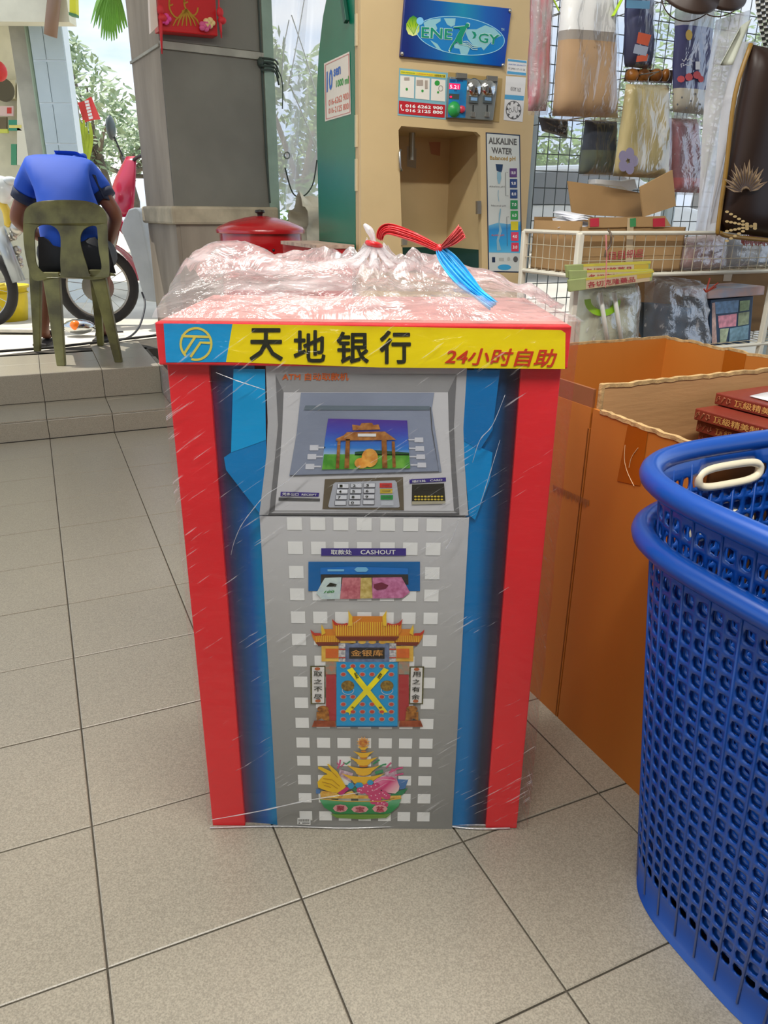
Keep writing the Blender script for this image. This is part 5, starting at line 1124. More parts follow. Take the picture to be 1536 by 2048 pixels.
bd = thing('wooden_bead_pack', hp(1300, 165), 'row of round brown wooden beads packed in clear film', 'bead pack')
MB().prism([hp(x, y, .002) for x, y in ((1256, 138), (1346, 140), (1344, 166), (1252, 162))], BJ * .01).build('backing_card', M('card_dark', '4E3A28', .7), bd)
for k, x in enumerate((1264, 1287, 1312, 1331)):
    MB().ell(hp(x, 151, .012), .021 if k < 3 else .014, .014, .019, 12, 8).build('bead', M('bead_wood', 'B2732E', .3, col2='6E3E14', vs=22), bd, True)
yl = pillow('beige_garment_pack', 'beige garment with lilac print folded in clear plastic', 'pack', pj(1.14), [(1252, 168), (1338, 170), (1338, 358), (1226, 352)], .05, [('garment', 0, 1, fab('beige', 'B4A470', col2='8F8350', vs=6, stretch=(5, 5, 1.2)))], sleeve=slv, seed=4)
decal('lilac_print', pj(1.112), [ellp(1256 + 12 * math.cos(k * 1.257), 322 + 16 * math.sin(k * 1.257), 9, 12, 10) for k in range(5)], fab('lilac', '86809C'), yl, .0)
nb2 = pillow('navy_print_pack', 'navy pack with white script and red flowers above cream spotted panel', 'pack', pj(1.13), [(1352, 0), (1428, 10), (1410, 230), (1346, 224)], .05, [('green_header', 0, .22, fab('greenhead', '5E8A78', col2='B0B0B8', vs=9)), ('navy_panel', .22, .78, fab('navy2', '2C3068', var=.12)), ('spotted_panel', .78, 1, fab('spotted', 'B8B29E'))], sleeve=slv, seed=5)
nbp = pj(1.098)
decal('script_print', nbp, strip([(1364, 118), (1368, 123), (1372, 116), (1375, 121), (1380, 117), (1386, 123)], 1.6) + strip([(1363, 135), (1362, 128), (1367, 127), (1366, 132), (1371, 129), (1376, 131), (1384, 128)], 1.6) + [rect(1391, 123, 1400, 139)], wht, nb2, .0); decal('gold_print', nbp, [ellp(1378, 70, 7, 11, 10)], M('print_gold_x', 'C8A848', .5), nb2, .0)
decal('flower_print', nbp, [ellp(1362, 158, 8, 7, 8), ellp(1378, 154, 8, 8, 8), ellp(1394, 150, 8, 8, 8), ellp(1402, 158, 6, 7, 8)], M('print_poppy', 'C84848', .5), nb2, .0); decal('spot_print', nbp, [ellp(1346 + 9 * k, 188 + 7 * ((k * 3) % 5), 2, 2.5, 6) for k in range(7)], dk2, nb2, .0)
pillow('green_navy_pack', 'dark green and navy clothes pack hanging in clear plastic', 'pack', pj(1.22), [(1170, 240), (1234, 242), (1226, 350), (1158, 348)], .04, [('upper_cloth', 0, .55, fab('darknavy', '2B3648', var=.3)), ('lower_cloth', .55, 1, fab('olive', '5C6650', col2='33404A', vs=12))], sleeve=slv, seed=6)
pillow('black_cloth_pack', 'small black cloth pouch hanging beside the machine', 'pouch', pj(1.25), [(1076, 234), (1136, 240), (1134, 276), (1084, 262)], .03, [('cloth', 0, 1, fab('black', '2A2C30', var=.3))], sleeve=slv, seed=7)
pillow('burgundy_garment_pack', 'burgundy garment folded in glossy clear plastic', 'pack', pj(1.16), [(1336, 236), (1394, 238), (1398, 386), (1342, 384)], .05, [('garment', 0, .8, fab('burgundy', '8E4650', col2='5E2C38', vs=7, stretch=(5, 5, 1))), ('red_hem', .8, 1, fab('redhem', 'A83C3C'))], sleeve=slv2, seed=8)
# white hanging sheets
wl = thing('hanging_plastic_sheet', pj(.95)(1440, 460), 'pale folded plastic sheet hanging beside the brown flowered cushion', 'sheet')
shm = Mclear('white_sheet', gloss=.03, milk=.8, rough=.3, bump=.25, bs=6)
for q_, j in (([(1432, 40), (1500, 20), (1440, 470), (1386, 462)], .96), ([(1470, 80), (1512, 86), (1440, 440), (1412, 458)], .88)):
    P_2 = pj(j); MB().grid(lambda u, v: (P_2(*q_[0]) * (1 - u) + P_2(*q_[1]) * u) * (1 - v) + (P_2(*q_[3]) * (1 - u) + P_2(*q_[2]) * u) * v + BJ * .01 * math.sin(u * 6 + v * 5), 14, 20).build('sheet', shm, wl, True)
MB().grid(lambda u, v: pj(.86)(1478 + 22 * u - 38 * v, 60 + 70 * v - 22 * u * (1 - v)) + BJ * .008 * math.sin(u * 4), 6, 10).build('folded_corner', M('fold_pale', 'BFC4B4', .6), wl, True, solid=.0015)
fb = pillow('flowered_cushion', 'dark brown glossy cushion with gold flowers and wheat, gold piped edge', 'cushion', pj(.75), [(1502, 88), (1640, 120), (1600, 484), (1436, 462)], .09, [('cover', 0, 1, M('cushion_brown', '2A1C16', .42, var=.2, vs=5, spec=.3))], seed=9, amp=.004)
fpn = pj(.70); gp = M('thread_gold', 'A98A5C', .4, col2='7E6240', vs=60); gp2 = M('thread_wheat', 'BFA264', .4)
pet = MB()
for k in range(13):
    an = -2.9 + k * .21; L_ = 62 + 8 * math.sin(k * 2.1); c0 = (1492, 386); e = (c0[0] + L_ * math.cos(an) * .75, c0[1] + L_ * math.sin(an)); mx = ((c0[0] + e[0]) / 2, (c0[1] + e[1]) / 2); w2 = 6
    pet.poly([fpn(*q, 0) for q in ((c0[0] + 8 * math.cos(an), c0[1] + 8 * math.sin(an)), (mx[0] - w2 * math.sin(an), mx[1] + w2 * math.cos(an)), e, (mx[0] + w2 * math.sin(an), mx[1] - w2 * math.cos(an)))])
pet.build('flower_embroidery', gp, fb)['kind'] = 'stuff'
vn = MB()
for k in range(13):
    an = -2.9 + k * .21
    for s_ in strip([(1492 + r0 * math.cos(an) * .75, 386 + r0 * math.sin(an)) for r0 in (14, 36, 58)], [2.6, 2.2, .6]): vn.poly([fpn(x, y, .001) for x, y in s_])
vn.build('flower_vein', M('thread_dark', '4A3524', .5), fb)['kind'] = 'stuff'
wh = MB()
for br in range(4):
    for k in range(8):
        bx, by = 1510 - k * 8.0, 448 - br * 3 + (br - 1.5) * -k * 3.2 + 6 * br
        wh.poly([fpn(a, b, .0) for a, b in ellp(bx, by, 4.2, 2.6, 8)])
wh.build('wheat_embroidery', gp2, fb)['kind'] = 'stuff'
pp_ = [(1502, 88), (1470, 190), (1452, 340), (1436, 455), (1441, 466), (1470, 474), (1600, 486)]
MB().tube(smoothpts([pj(.75)(x, y, .0) for x, y in pp_], 4), .006, 8).build('gold_piping', M('piping_gold', '8A6A2C', .4), fb, True)
rf = MB()
for k in range(22): x = 1482 + k * 4; rf.poly([pj(.77)(x, 470, .0), pj(.77)(x + 4, 471, .0), pj(.77)(x + 3.5, 488 + (k % 3) * 3, .0), pj(.77)(x + .5, 486 + (k % 2) * 4, .0)])
rf.build('red_fringe', M('fringe_red', 'B83A28', .7), fb)['kind'] = 'stuff'
# dark shallow pans and a woven basket hung at the top
for k, (x, y, rx) in enumerate(((1384, -22, 46), (1446, -24, 40))):
    c_ = pj(.95)(x, y); R_ = (pj(.95)(x + rx, y) - c_).length
    hb = thing('dark_hat', c_, ['round dark brown brim hanging above the navy printed pack', 'round dark brown brim with pale edge hanging beside the woven basket'][k], 'hat')
    MB().lathe([(0, .03), (R_ * .5, .03), (R_ * .6, 0), (R_, -.008), (R_ * 1.01, -.014), (R_ * .98, -.018), (R_ * .55, -.012), (0, -.01)], c_, 32, V((.1, -.55, .6))).build('brim', M('hat_brown', '3A2A22', .45, var=.1), hb, True)
    MB().tube([c_ + (rt * math.cos(t) + (up * .75 - fwd * .5) * math.sin(t)) * R_ * .99 for t in [q * .2 for q in range(32)]], .0015, 6, closed=True).build('edge_binding', M('hat_edge', '8A7460', .5) if k else M('hat_edge_dark', '5A463A', .5), hb, True)
wv = thing('woven_basket', pj(.8)(1530, 20), 'black and white woven plastic basket hung above the brown cushion', 'basket')
wpl = pj(.80)
def wfn(u, v):
    x = 1492 + 110 * u; y = -60 + 165 * v; x += (v ** 2) * 26 * (1 - u); return wpl(x, y) + (-BJ) * (.08 * math.sin(u * 2.6 + .3) * (1 - .3 * v))
bw_ = M('weave_black', '2C2E2C', .5); ww_ = M('weave_white', 'D6D8D2', .5)
wa = MB(); wb_ = MB(); NW, NH = 24, 30
for a in range(NW):
    for b in range(NH):
        q_ = [wfn(a / NW, b / NH), wfn((a + 1) / NW, b / NH), wfn((a + 1) / NW, (b + 1) / NH), wfn(a / NW, (b + 1) / NH)]; (wa if (a + b) % 2 else wb_).poly([p + (-BJ) * (.002 if (a + b) % 2 else 0) for p in q_])
wa.build('black_weave', bw_, wv, solid=.002)['kind'] = 'stuff'; wb_.build('white_weave', ww_, wv, solid=.002)['kind'] = 'stuff'
# packets tied on a pink string in front of the rack
fq = pj(.905)
for k, (q_, y0) in enumerate((([(1133, 530), (1302, 522), (1298, 548), (1136, 556)], 0), ([(1141, 541), (1306, 538), (1304, 560), (1142, 566)], 1), ([(1138, 560), (1308, 541), (1304, 562), (1140, 584)], 2))):
    pk = thing('medicine_packet', fq(1220, q_[2][1]), ['flat green and yellow packet with red characters, topmost of the three strung packets', 'flat green and yellow packet with red characters, middle one of three strung packets', 'flat green and yellow packet with red characters, lowest of the three strung packets'][k], 'packet', 'packets strung before the rack')
    o_ = .004 + .013 * k
    MB().prism([fq(x, y, o_) for x, y in q_], BJ * .011).build('carton_sleeve', M('packet_green', '9AA66A', .5, var=.12, vs=12), pk, bevel=.002)
    lx = lambda t: q_[0][0] + (q_[1][0] - q_[0][0]) * t; ly = lambda t, s_: (q_[0][1] * (1 - t) + q_[1][1] * t) * (1 - s_) + (q_[3][1] * (1 - t) + q_[2][1] * t) * s_
    PP = lambda t, s_: (lx(t), ly(t, s_))
    decal('pink_panel', fq, [[PP(.2, .15), PP(.95, .15), PP(.95, .95), PP(.2, .95)]], M('packet_beige', 'C2AE8C', .5), pk, o_ + .0006)
    decal('yellow_top', fq, [[PP(.2, 0), PP(1, 0), PP(1, .2), PP(.2, .2)]], M('packet_yellow', 'C6B83C', .5), pk, o_ + .0009); decal('gold_label', fq, [[PP(.8, .22), PP(.97, .22), PP(.97, .6), PP(.8, .6)]], M('packet_gold', 'BFA22C', .5), pk, o_ + .0009)
    text('packet_lettering', '各切克隆藥品', fq, [PP(.22, .34), PP(.78, .34), PP(.78, .86), PP(.22, .86)], M('packet_red', 'A83238', .5), pk, o_ + .0014, bold=.015)
ps2 = thing('pink_string', fq(1213, 570), 'pink string with dark hook holding the strung packets on the rack', 'string')
MB().tube([fq(1212, 470, .05), fq(1213, 520, .05), fq(1211, 575, .05)], [.006, .005, .003], 6, flat=.3).build('string', M('string_pink', 'D98A88', .5), ps2); MB().tube(smoothpts([fq(1216, 459, .03), fq(1222, 470, .05), fq(1220, 490, .05), fq(1212, 502, .05), fq(1210, 515, .05)], 5), .003, 6).build('wire_hook', M('hook_brown', '5A4A38', .5), ps2)
# bags on the lower shelf
gb = pillow('brush_bag', 'tall clear bag of white and lime green brushes on the lower shelf', 'bag', pj(1.0), [(1160, 574), (1270, 566), (1264, 702), (1150, 706)], .10, [('contents', .0, 1, fab('palegreen', 'C9CDB4', col2='B0B49E', vs=5, stretch=(5, 5, 1)))], sleeve=slv2, seed=11, amp=.012)
gq = pj(.945)
decal('lime_ring', gq, strip(ellp(1205, 600, 30, 26, 12, 0, 3.2), 13), M('lime_ring', '9AD428', .4), gb, .0)
for x in (1200, 1228): MB().tube([gq(x, 585, .01), gq(x + 16, 690, .01)], .007, 6).build('white_handle', M('handle_white', 'ECEEE6', .4), gb, True)
bb_ = pillow('crumpled_clear_bag', 'crumpled shiny clear bag with blue and black goods tied with red wire', 'bag', pj(.99), [(1292, 552), (1396, 566), (1402, 700), (1288, 704)], .12, [('contents', .35, 1, fab('bluegoods', '2C4A66', col2='16181C', vs=9))], sleeve=slv2, seed=12, amp=.02)
P_3 = pj(.93)
for e in ((1408, 578), (1436, 566), (1432, 574), (1420, 556)): MB().tube([P_3(1412, 584, .03), P_3(*e, .03)], .0025, 5).build('red_twist_tie', M('tie_red', 'A8402C', .4), bb_)
gx = thing('gift_box', pj(.98)(1465, 690), 'comic patterned gift box with pastel panels and overhanging lid on lower shelf', 'gift box')
gpz = pj(.98)
MB().prism([gpz(x, y) for x, y in ((1421, 600), (1507, 592), (1500, 686), (1420, 692))], BJ * .12).build('box', M('gift_navy', '2E4A6A', .5, var=.2), gx, bevel=.002)
MB().prism([pj(.965)(x, y) for x, y in ((1416, 582), (1530, 572), (1528, 590), (1417, 598))], BJ * .14).build('lid', M('gift_lid', '9CAEC8', .45, col2='D4B0A8', vs=14), gx, bevel=.002)
for q_, c_ in ((((1430, 604), (1478, 600), (1476, 624), (1432, 628)), '6F9AC8'), (((1480, 602), (1500, 600), (1498, 620), (1479, 623)), '9AB88C'), (((1436, 632), (1474, 627), (1472, 652), (1438, 656)), 'D890A4'), (((1477, 626), (1499, 623), (1497, 648), (1476, 652)), 'A0B090'), (((1440, 658), (1458, 656), (1452, 684), (1440, 686)), 'B8C8A8'), (((1460, 657), (1498, 650), (1496, 678), (1458, 684)), '7AA2B8'), (((1424, 606), (1430, 605), (1434, 688), (1424, 690)), 'C8A8A0')):
    decal('comic_panel', gpz, [list(q_)], M('gift_' + c_, c_, .4, var=.25, vs=60), gx, .001)
bx_ = thing('shelf_carton', B(2.2, 1.3, ZS0), 'plain brown carton at the back of the lower shelf with pale tape', 'carton')
MB().box(1.92, 2.58, 1.12, 1.22, ZS0 + .002, ZS1 - .012, B).build('box', M('kraft_dark', '8A6A44', .8, var=.1), bx_, bevel=.003)
decal('tape_strip', pj(1.12), [[(1450, 536), (1468, 534), (1462, 562), (1446, 562)]], M('tape_pale2', 'B8A488', .4), bx_, .001)
pk3 = pillow('cassette_pack', 'see-through pack of small printed boxes lying on the mesh shelf', 'pack', pj(1.0), [(1350, 478), (1440, 466), (1440, 536), (1330, 540)], .10, [('contents', 0, 1, fab('mixed', '6E5A5C', col2='C49A94', vs=9))], sleeve=slv2, seed=14, amp=.01)
pk4 = pillow('leaflet_pack', 'stack of pale leaflets in clear plastic beside the printed boxes on the mesh shelf', 'pack', pj(1.02), [(1440, 470), (1560, 478), (1560, 528), (1436, 534)], .08, [('contents', 0, 1, fab('leaf', 'C8CCD0', col2='8A9AAC', vs=12))], sleeve=slv2, seed=15)
# dark wire grid panel behind the goods with posts
gpn = thing('wire_grid_panel', B(2.3, 1.72, 0), 'dark wire grid screen with pale posts behind the hanging packs', 'grid')
gm_ = M('grid_dark', '4A5050', .5); b = MB()
for k in range(31): b.tube([B(1.76 + k * .05, 1.70, .5), B(1.76 + k * .05, 1.70, 2.2)], .0018, 4)
for k in range(29): b.tube([B(1.76, 1.702, .55 + k * .058), B(3.26, 1.702, .55 + k * .058)], .0018, 4)
b.build('wire_mesh', gm_, gpn)['kind'] = 'stuff'
for a in (1.79, 2.5, 3.25): MB().box(a - .02, a + .02, 1.70, 1.74, 0, 2.5, B).build('post', M('post_pale', 'B9C8CC', .4), gpn, bevel=.003)
cs2 = thing('plastic_screen', B(2.4, 1.85, .5), 'milky clear plastic sheet hanging behind the wire grid', 'curtain')
MB().grid(lambda u, v: B(1.76 + 1.6 * u, 1.85 + .02 * math.sin(u * 20), .45 + 1.9 * v), 40, 4).build('sheet', Mclear('screen_film', gloss=.05, milk=.30, rough=.3, bump=.3, bs=3), cs2, True)

# ================================================================== OUTSIDE: CHAIR, PERSON, BIKES, STREET
och = M('chair_olive', '7C7A44', .45, col2='4C4724', vs=7, bump=.05, bs=30)
ZW = Z2
ch = thing('plastic_chair', V((-1.72, 4.3, ZW)), 'worn olive green plastic stacking chair on the walkway, seat occupied', 'chair')
CY = 4.14
def cpx(x, y, Y): return ony(x, y, Y)
# backrest plate: outline traced on its own leaning plane, openings cut through
ro = [(50, 470), (51, 430), (58, 415), (75, 405), (100, 401), (140, 400), (175, 403), (200, 412), (214, 428), (217, 455), (218, 490), (221, 545), (214, 556), (182, 560), (150, 556), (110, 556), (75, 562), (64, 550), (54, 510)]
h1 = [(72, 500), (71, 470), (76, 455), (88, 450), (105, 452), (117, 462), (122, 480), (121, 520), (120, 553), (95, 549), (82, 540), (74, 525)]
h2 = [(161, 480), (166, 462), (180, 453), (194, 454), (197, 470), (199, 500), (205, 535), (196, 550), (182, 553), (174, 530), (166, 505)]
plb = Pl(V((0, CY, .7)), V((0, -1, .18)))
O2 = plb(135, 480); ux = V((1, 0, 0)); uy = plb.n.cross(ux) * -1
if uy.z < 0: uy = -uy
to2 = lambda p: ((p - O2).dot(ux), (p - O2).dot(uy))
sm2 = lambda L: [(p.x, p.y) for p in smoothpts([V((x, y, 0)) for x, y in L], 4, True)]
f2 = lambda L: [to2(plb(x, y)) for x, y in sm2(L)]
def bend(x, y, z): return O2 + ux * x + uy * y + plb.n * (z + .9 * x * x * -1 * -.35)
plate(f2(ro), [f2(h1), f2(h2)], bend, .008).build('backrest', och, ch)
SZ = plb(135, 556).z + .02
seat_q = [plb(66, 556), plb(212, 552)]
def sf(u, v):
    p = V((-1.86 + .42 * u + (.02 - .04 * u) * v - .19 * v, CY + .01 + .38 * v, SZ)); p.z += -.03 * math.sin(math.pi * u) * math.sin(math.pi * min(1, v * 1.1)) + (-.03 * max(0, v - .85) / .15); return p
MB().grid(sf, 14, 12).build('seat', och, ch, True, solid=-.008)
MB().bar(V((-2.03, CY + .39, SZ - .02)), V((-1.66, CY + .39, SZ - .02)), .02, .05).build('seat_apron', och, ch, bevel=.004)
def leg(top, foot, w0, w1):
    d0 = V((w0, 0, 0)); d1 = V((w1, 0, 0)); e0 = V((0, .035, 0)); e1 = V((0, .03, 0))
    MB().hexa([foot - d1, foot + d1, foot + d1 + e1, foot - d1 + e1, top - d0, top + d0, top + d0 + e0, top - d0 + e0]).build('leg', och, ch, bevel=.004)
leg(plb(100, 545), onz(121, 732, ZW), .045, .022); leg(plb(192, 540), onz(236, 725, ZW), .04, .02)
leg(V((-2.02, CY + .35, SZ)), onz(73, 703, ZW), .035, .018); leg(V((-1.68, CY + .35, SZ)), onz(200, 692, ZW), .03, .018)
# seated person seen from behind, bent forward
pe = thing('person', V((-1.70, 4.75, ZW)), 'person in blue polo shirt sitting bent forward on olive plastic chair', 'person')
skinm = M('skin', '7A4A34', .55, var=.08); shirt = M('shirt_blue', '0648B8', .7, var=.06, vs=6, bump=.08, bs=9); shirtd = M('shirt_navy', '14203C', .75); shorts = M('shorts_dark', '1E2026', .8)
hip = V((-1.70, 4.32, SZ + .11)); ch1 = V((-1.74, 4.42, SZ + .30)); ch2 = V((-1.80, 4.55, SZ + .48)); nk = V((-1.80, 4.66, SZ + .545)); hd = V((-1.86, 4.80, SZ + .47)); hd2 = V((-1.88, 4.86, SZ + .37))
shL = ony(70, 340, 4.56); elL = ony(29, 440, 4.58); wrL = V((-2.02, 4.86, SZ + .10)); shR = ony(176, 350, 4.56); elR = ony(234, 430, 4.56); wrR = V((-1.74, 4.88, SZ + .08))
hipL = V((-1.80, 4.36, SZ + .08)); hipR = V((-1.60, 4.36, SZ + .08)); knL = V((-2.02, 4.74, SZ + .07)); knR = V((-1.73, 4.80, SZ + .07)); anL = onz(88, 690, ZW) + V((0, 0, .09)); anR = onz(205, 682, ZW) + V((0, 0, .09)); toL = anL + V((-.04, .17, -.055)); toR = anR + V((-.04, .17, -.055))
vs_ = [(hip, .10), (ch1, .10), (ch2, .09), (nk, .05), (hd, .085), (hd2, .08), (shL, .05), (elL, .042), (wrL, .03), (shR, .05), (elR, .042), (wrR, .03), (hipL, .09), (knL, .062), (anL, .04), (toL, .033), (hipR, .09), (knR, .062), (anR, .04), (toR, .033)]
hands = []
ed = [(0, 1), (1, 2), (2, 3), (3, 4), (4, 5), (2, 6), (6, 7), (7, 8), (2, 9), (9, 10), (10, 11), (0, 12), (12, 13), (13, 14), (14, 15), (0, 16), (16, 17), (17, 18), (18, 19)]
for wi, wr, sg_ in ((8, wrL, 1), (11, wrR, -1)):
    pa = wr + V((.05 * sg_, .05, -.02)); vs_.append((pa, .03)); pi0 = len(vs_) - 1; ed.append((wi, pi0))
    for k in range(4):
        b0 = pa + V((.03 * sg_, .03, .022 - .015 * k)); vs_.append((b0, .009)); ed.append((pi0, len(vs_) - 1)); vs_.append((b0 + V((.03 * sg_, .012, -.01)), .008)); ed.append((len(vs_) - 2, len(vs_) - 1)); vs_.append((b0 + V((.04 * sg_, -.008, -.024)), .007)); ed.append((len(vs_) - 2, len(vs_) - 1))
    vs_.append((wr + V((.03 * sg_, .015, .03)), .011)); ed.append((pi0, len(vs_) - 1)); vs_.append((wr + V((.055 * sg_, .03, .04)), .009)); ed.append((len(vs_) - 2, len(vs_) - 1))
skin('body', vs_, ed, skinm, pe)
skin('polo_shirt', [(hip + V((0, -.02, -.06)), (.20, .17)), (ch1, (.185, .16)), (ch2, (.18, .15)), (nk - V((0, .02, .01)), .085), (nk + V((0, .02, .03)), .07), (shL, .085), (shL.lerp(elL, .35), .08), (shL.lerp(elL, .5), .074), (shR, .085), (shR.lerp(elR, .35), .08), (shR.lerp(elR, .5), .074)], [(0, 1), (1, 2), (2, 3), (3, 4), (2, 5), (5, 6), (6, 7), (2, 8), (8, 9), (9, 10)], shirt, pe)
for s0, e0, dx in ((shL, elL, -1), (shR, elR, 1)):
    a, b = s0.lerp(e0, .44), s0.lerp(e0, .6); MB().tube([a, b], [.070, .066], 16).build('sleeve_band', shirtd, pe, True)
MB().grid(lambda u, v: shR + V((.05 + .045 * v + .02 * math.sin(u * 3), -.07 + .08 * u, -.0 - .12 * v - .02 * u)), 6, 8).build('sleeve_panel', shirtd, pe, True, solid=.004)
skin('shorts', [(hip + V((0, 0, -.05)), (.15, .10)), (hipL, .10), (hipL.lerp(knL, .7), .10), (hipL.lerp(knL, .95), .098), (hipR, .10), (hipR.lerp(knR, .7), .10), (hipR.lerp(knR, .95), .098)], [(0, 1), (1, 2), (2, 3), (0, 4), (4, 5), (5, 6)], shorts, pe)
MB().ell(hd.lerp(hd2, .4) + V((0, -.015, .03)), .088, .095, .10, 16, 12).build('hair', M('hair_black', '17130F', .6), pe, True)
MB().tube(smoothpts([nk + V((.075 * math.cos(t), .02 + .07 * math.sin(t), .045 + .012 * math.cos(t * 2))) for t in [k * .52 for k in range(12)]], 2, True), .014, 8, closed=True).build('collar', shirt, pe, True)
for an_, to_ in ((anL, toL), (anR, toR)):
    MB().prism([V((an_.x - .045, an_.y - .06, ZW)), V((an_.x + .045, an_.y - .06, ZW)), V((to_.x + .05, to_.y + .03, ZW)), V((to_.x - .05, to_.y + .03, ZW))], (0, 0, .016)).build('sandal', M('sandal_black', '201C1A', .7), pe, bevel=.006)
    m_3 = an_.lerp(to_, .55); MB().tube([V((m_3.x - .05, m_3.y, ZW + .015)), V((m_3.x - .035, m_3.y, ZW + .07)), V((m_3.x + .035, m_3.y, ZW + .07)), V((m_3.x + .05, m_3.y, ZW + .015))], .009, 6).build('sandal_strap', _M['sandal_black'], pe)
# ---- wheels and bikes
rub = M('tyre_rubber', '2A2724', .8, var=.15); alu = M('alloy', 'B8B4AA', .3, metal=.8); chrome = _M['chrome']
def wheel(par, c, R, ax, wdt=.07, spokes=18):
    ax = ax.normalized(); u = ax.orthogonal(); u = (UZ - ax * ax.z).normalized(); t = ax.cross(u)
    par = MB().tube([c + (u * math.cos(a) + t * math.sin(a)) * (R - wdt / 2) for a in [2 * math.pi * k / 40 for k in range(40)]], wdt / 2, 10, closed=True).build('wheel', rub, par, True)
    MB().tube([c + (u * math.cos(a) + t * math.sin(a)) * (R - wdt * .95) for a in [2 * math.pi * k / 40 for k in range(40)]], .013, 8, closed=True).build('rim', alu, par, True)
    MB().tube([c - ax * .05, c + ax * .05], .035, 14).build('hub', alu, par, True)
    MB().lathe([(.03, 0), (.11, 0), (.11, .004), (.03, .004)], c - ax * .055, 28, ax).build('brake_disc', chrome, par)
    b = MB()
    for k in range(spokes): a = 2 * math.pi * k / spokes; b.tube([c + ax * (.03 if k % 2 else -.03) + (u * math.cos(a + .3) + t * math.sin(a + .3)) * .03, c + (u * math.cos(a) + t * math.sin(a)) * (R - wdt)], .0022, 4)
    b.build('spoke', chrome, par)['kind'] = 'stuff'
GZ = .235
bkY = 5.7; wc = ony(196, 570, bkY); wR = .285; wc.z = GZ + wR
mb = thing('red_scooter', V((wc.x + .5, wc.y + .3, GZ)), 'red and grey underbone motorbike parked on the street behind the chair', 'motorbike')
bd_ = V((.80, .60, 0)).normalized()     # from front wheel towards the rear
sdv = V((-bd_.y, bd_.x, 0))
wheel(mb, wc, wR, V((-.35, 1, 0)))
wheel(mb, V((wc.x, wc.y, GZ + wR)) + bd_ * 1.22, wR, sdv)
mred = M('bike_red', 'B4163E', .25, var=.06, spec=.6, coat=.3); mgry = M('bike_grey', 'A9AEB0', .4, var=.06); mblk = M('bike_black', '1D1D20', .5)
def bp(a, b, z): return wc + bd_ * a + sdv * b + V((0, 0, z - wR))
MB().tube([bp(0, -.09, wR), bp(.14, -.08, .62), bp(.25, -.05, .92)], .022, 10).build('fork_leg', alu, mb, True); MB().tube([bp(0, .09, wR), bp(.14, .08, .62), bp(.25, .05, .92)], .022, 10).build('fork_leg', alu, mb, True)
def fend(u, v):
    a = -1.9 + 2.5 * u; r_ = wR + .03; w2 = .075 * math.cos((v - .5) * 2.2) ; return wc + (bd_ * math.sin(a + .9) + UZ * math.cos(a + .9)) * (r_ + .012 * math.cos((v - .5) * 3)) + sdv * ((v - .5) * .17)
MB().grid(fend, 18, 6).build('front_fender', mred, mb, True, solid=.005)
def shield(u, v):   # leg shield, curved across, leaning back
    y = (u - .5) * .46; z = .30 + .62 * v; x = .42 - .18 * v - .5 * y * y * 1.2 + .10 * (1 - v) ** 2; return bp(x, y * (1 - .25 * abs(v - .5)), z)
MB().prism([ony(x, y, 5.66) for x, y in ((246, 440), (256, 418), (270, 414), (280, 424), (290, 470), (302, 530), (314, 605), (288, 602), (272, 545), (258, 500), (240, 460))], (.03, .05, 0)).build('leg_shield', mgry, mb, bevel=.012)
def cowl(u, v):
    a = (u - .5) * 2.6; z = .76 + .40 * v; r_ = .17 * (1 - .5 * v ** 2) * (.75 + .25 * math.sin(v * 3.1)); return bp(.30 - r_ * math.cos(a) * .95 + .08 * v, r_ * 1.05 * math.sin(a), z)
MB().grid(cowl, 16, 12).build('front_cowl', mred, mb, True, solid=.006)
def fpan(u, v):
    return bp(.16 + .28 * v + .05 * math.sin(u * 3.1), -.05 + (u - .5) * .2, .74 - .34 * v)
MB().grid(fpan, 8, 10).build('front_beak', mred, mb, True, solid=.008)
for s_ in (-1, 1):
    MB().ell(bp(.12, s_ * .10, .90), .05, .05, .045, 12, 8).build('indicator_lamp', M('lamp_clear', 'D8DAD4', .15), mb, True)
    MB().tube(smoothpts([bp(.34, 0, 1.12), bp(.36, s_ * .2, 1.16), bp(.45, s_ * .34, 1.12)], 5), .013, 8).build('handlebar', mblk, mb, True)
    MB().tube([bp(.40, s_ * .28, 1.14), bp(.35, s_ * .33, 1.32)], .006, 6).build('mirror_stem', mblk, mb)
    MB().ell(bp(.34, s_ * .34, 1.37), .03, .065, .085, 12, 8).build('mirror', M('mirror_shell', '505A58', .3), mb, True)
MB().ell(bp(.06, 0, 1.04), .06, .09, .06, 14, 8).build('headlamp', _M['lamp_clear'], mb, True)
MB().grid(lambda u, v: bp(.75 + .55 * u, (v - .5) * .24, .78 + .03 * math.sin(u * 6) - .12 * (v - .5) ** 2 * 4), 10, 6).build('seat', mblk, mb, True, solid=.06)
MB().bar(bp(.5, 0, .45), bp(1.3, 0, .62), .2, .2).build('body_fairing', mred, mb, bevel=.04)
MB().bar(bp(.45, 0, .3), bp(.95, 0, .3), .22, .2).build('engine', alu, mb, bevel=.03)
MB().bar(bp(.42, -.3, .62), bp(.62, -.3, .62), .02, .1, UZ).build('number_plate', M('plate_blue', '2A4A9C', .4), mb)
lc_ = MB().tube(smoothpts([ony(284, 585, 5.55), ony(290, 610, 5.4), ony(280, 650, 5.2), onz(262, 672, ZW + .012), onz(235, 682, ZW + .012)], 6), .007, 6).build('black_cable', mblk, None, True); tag(lc_, 'thin black cable looping down from the red motorbike to the walkway', 'cable')
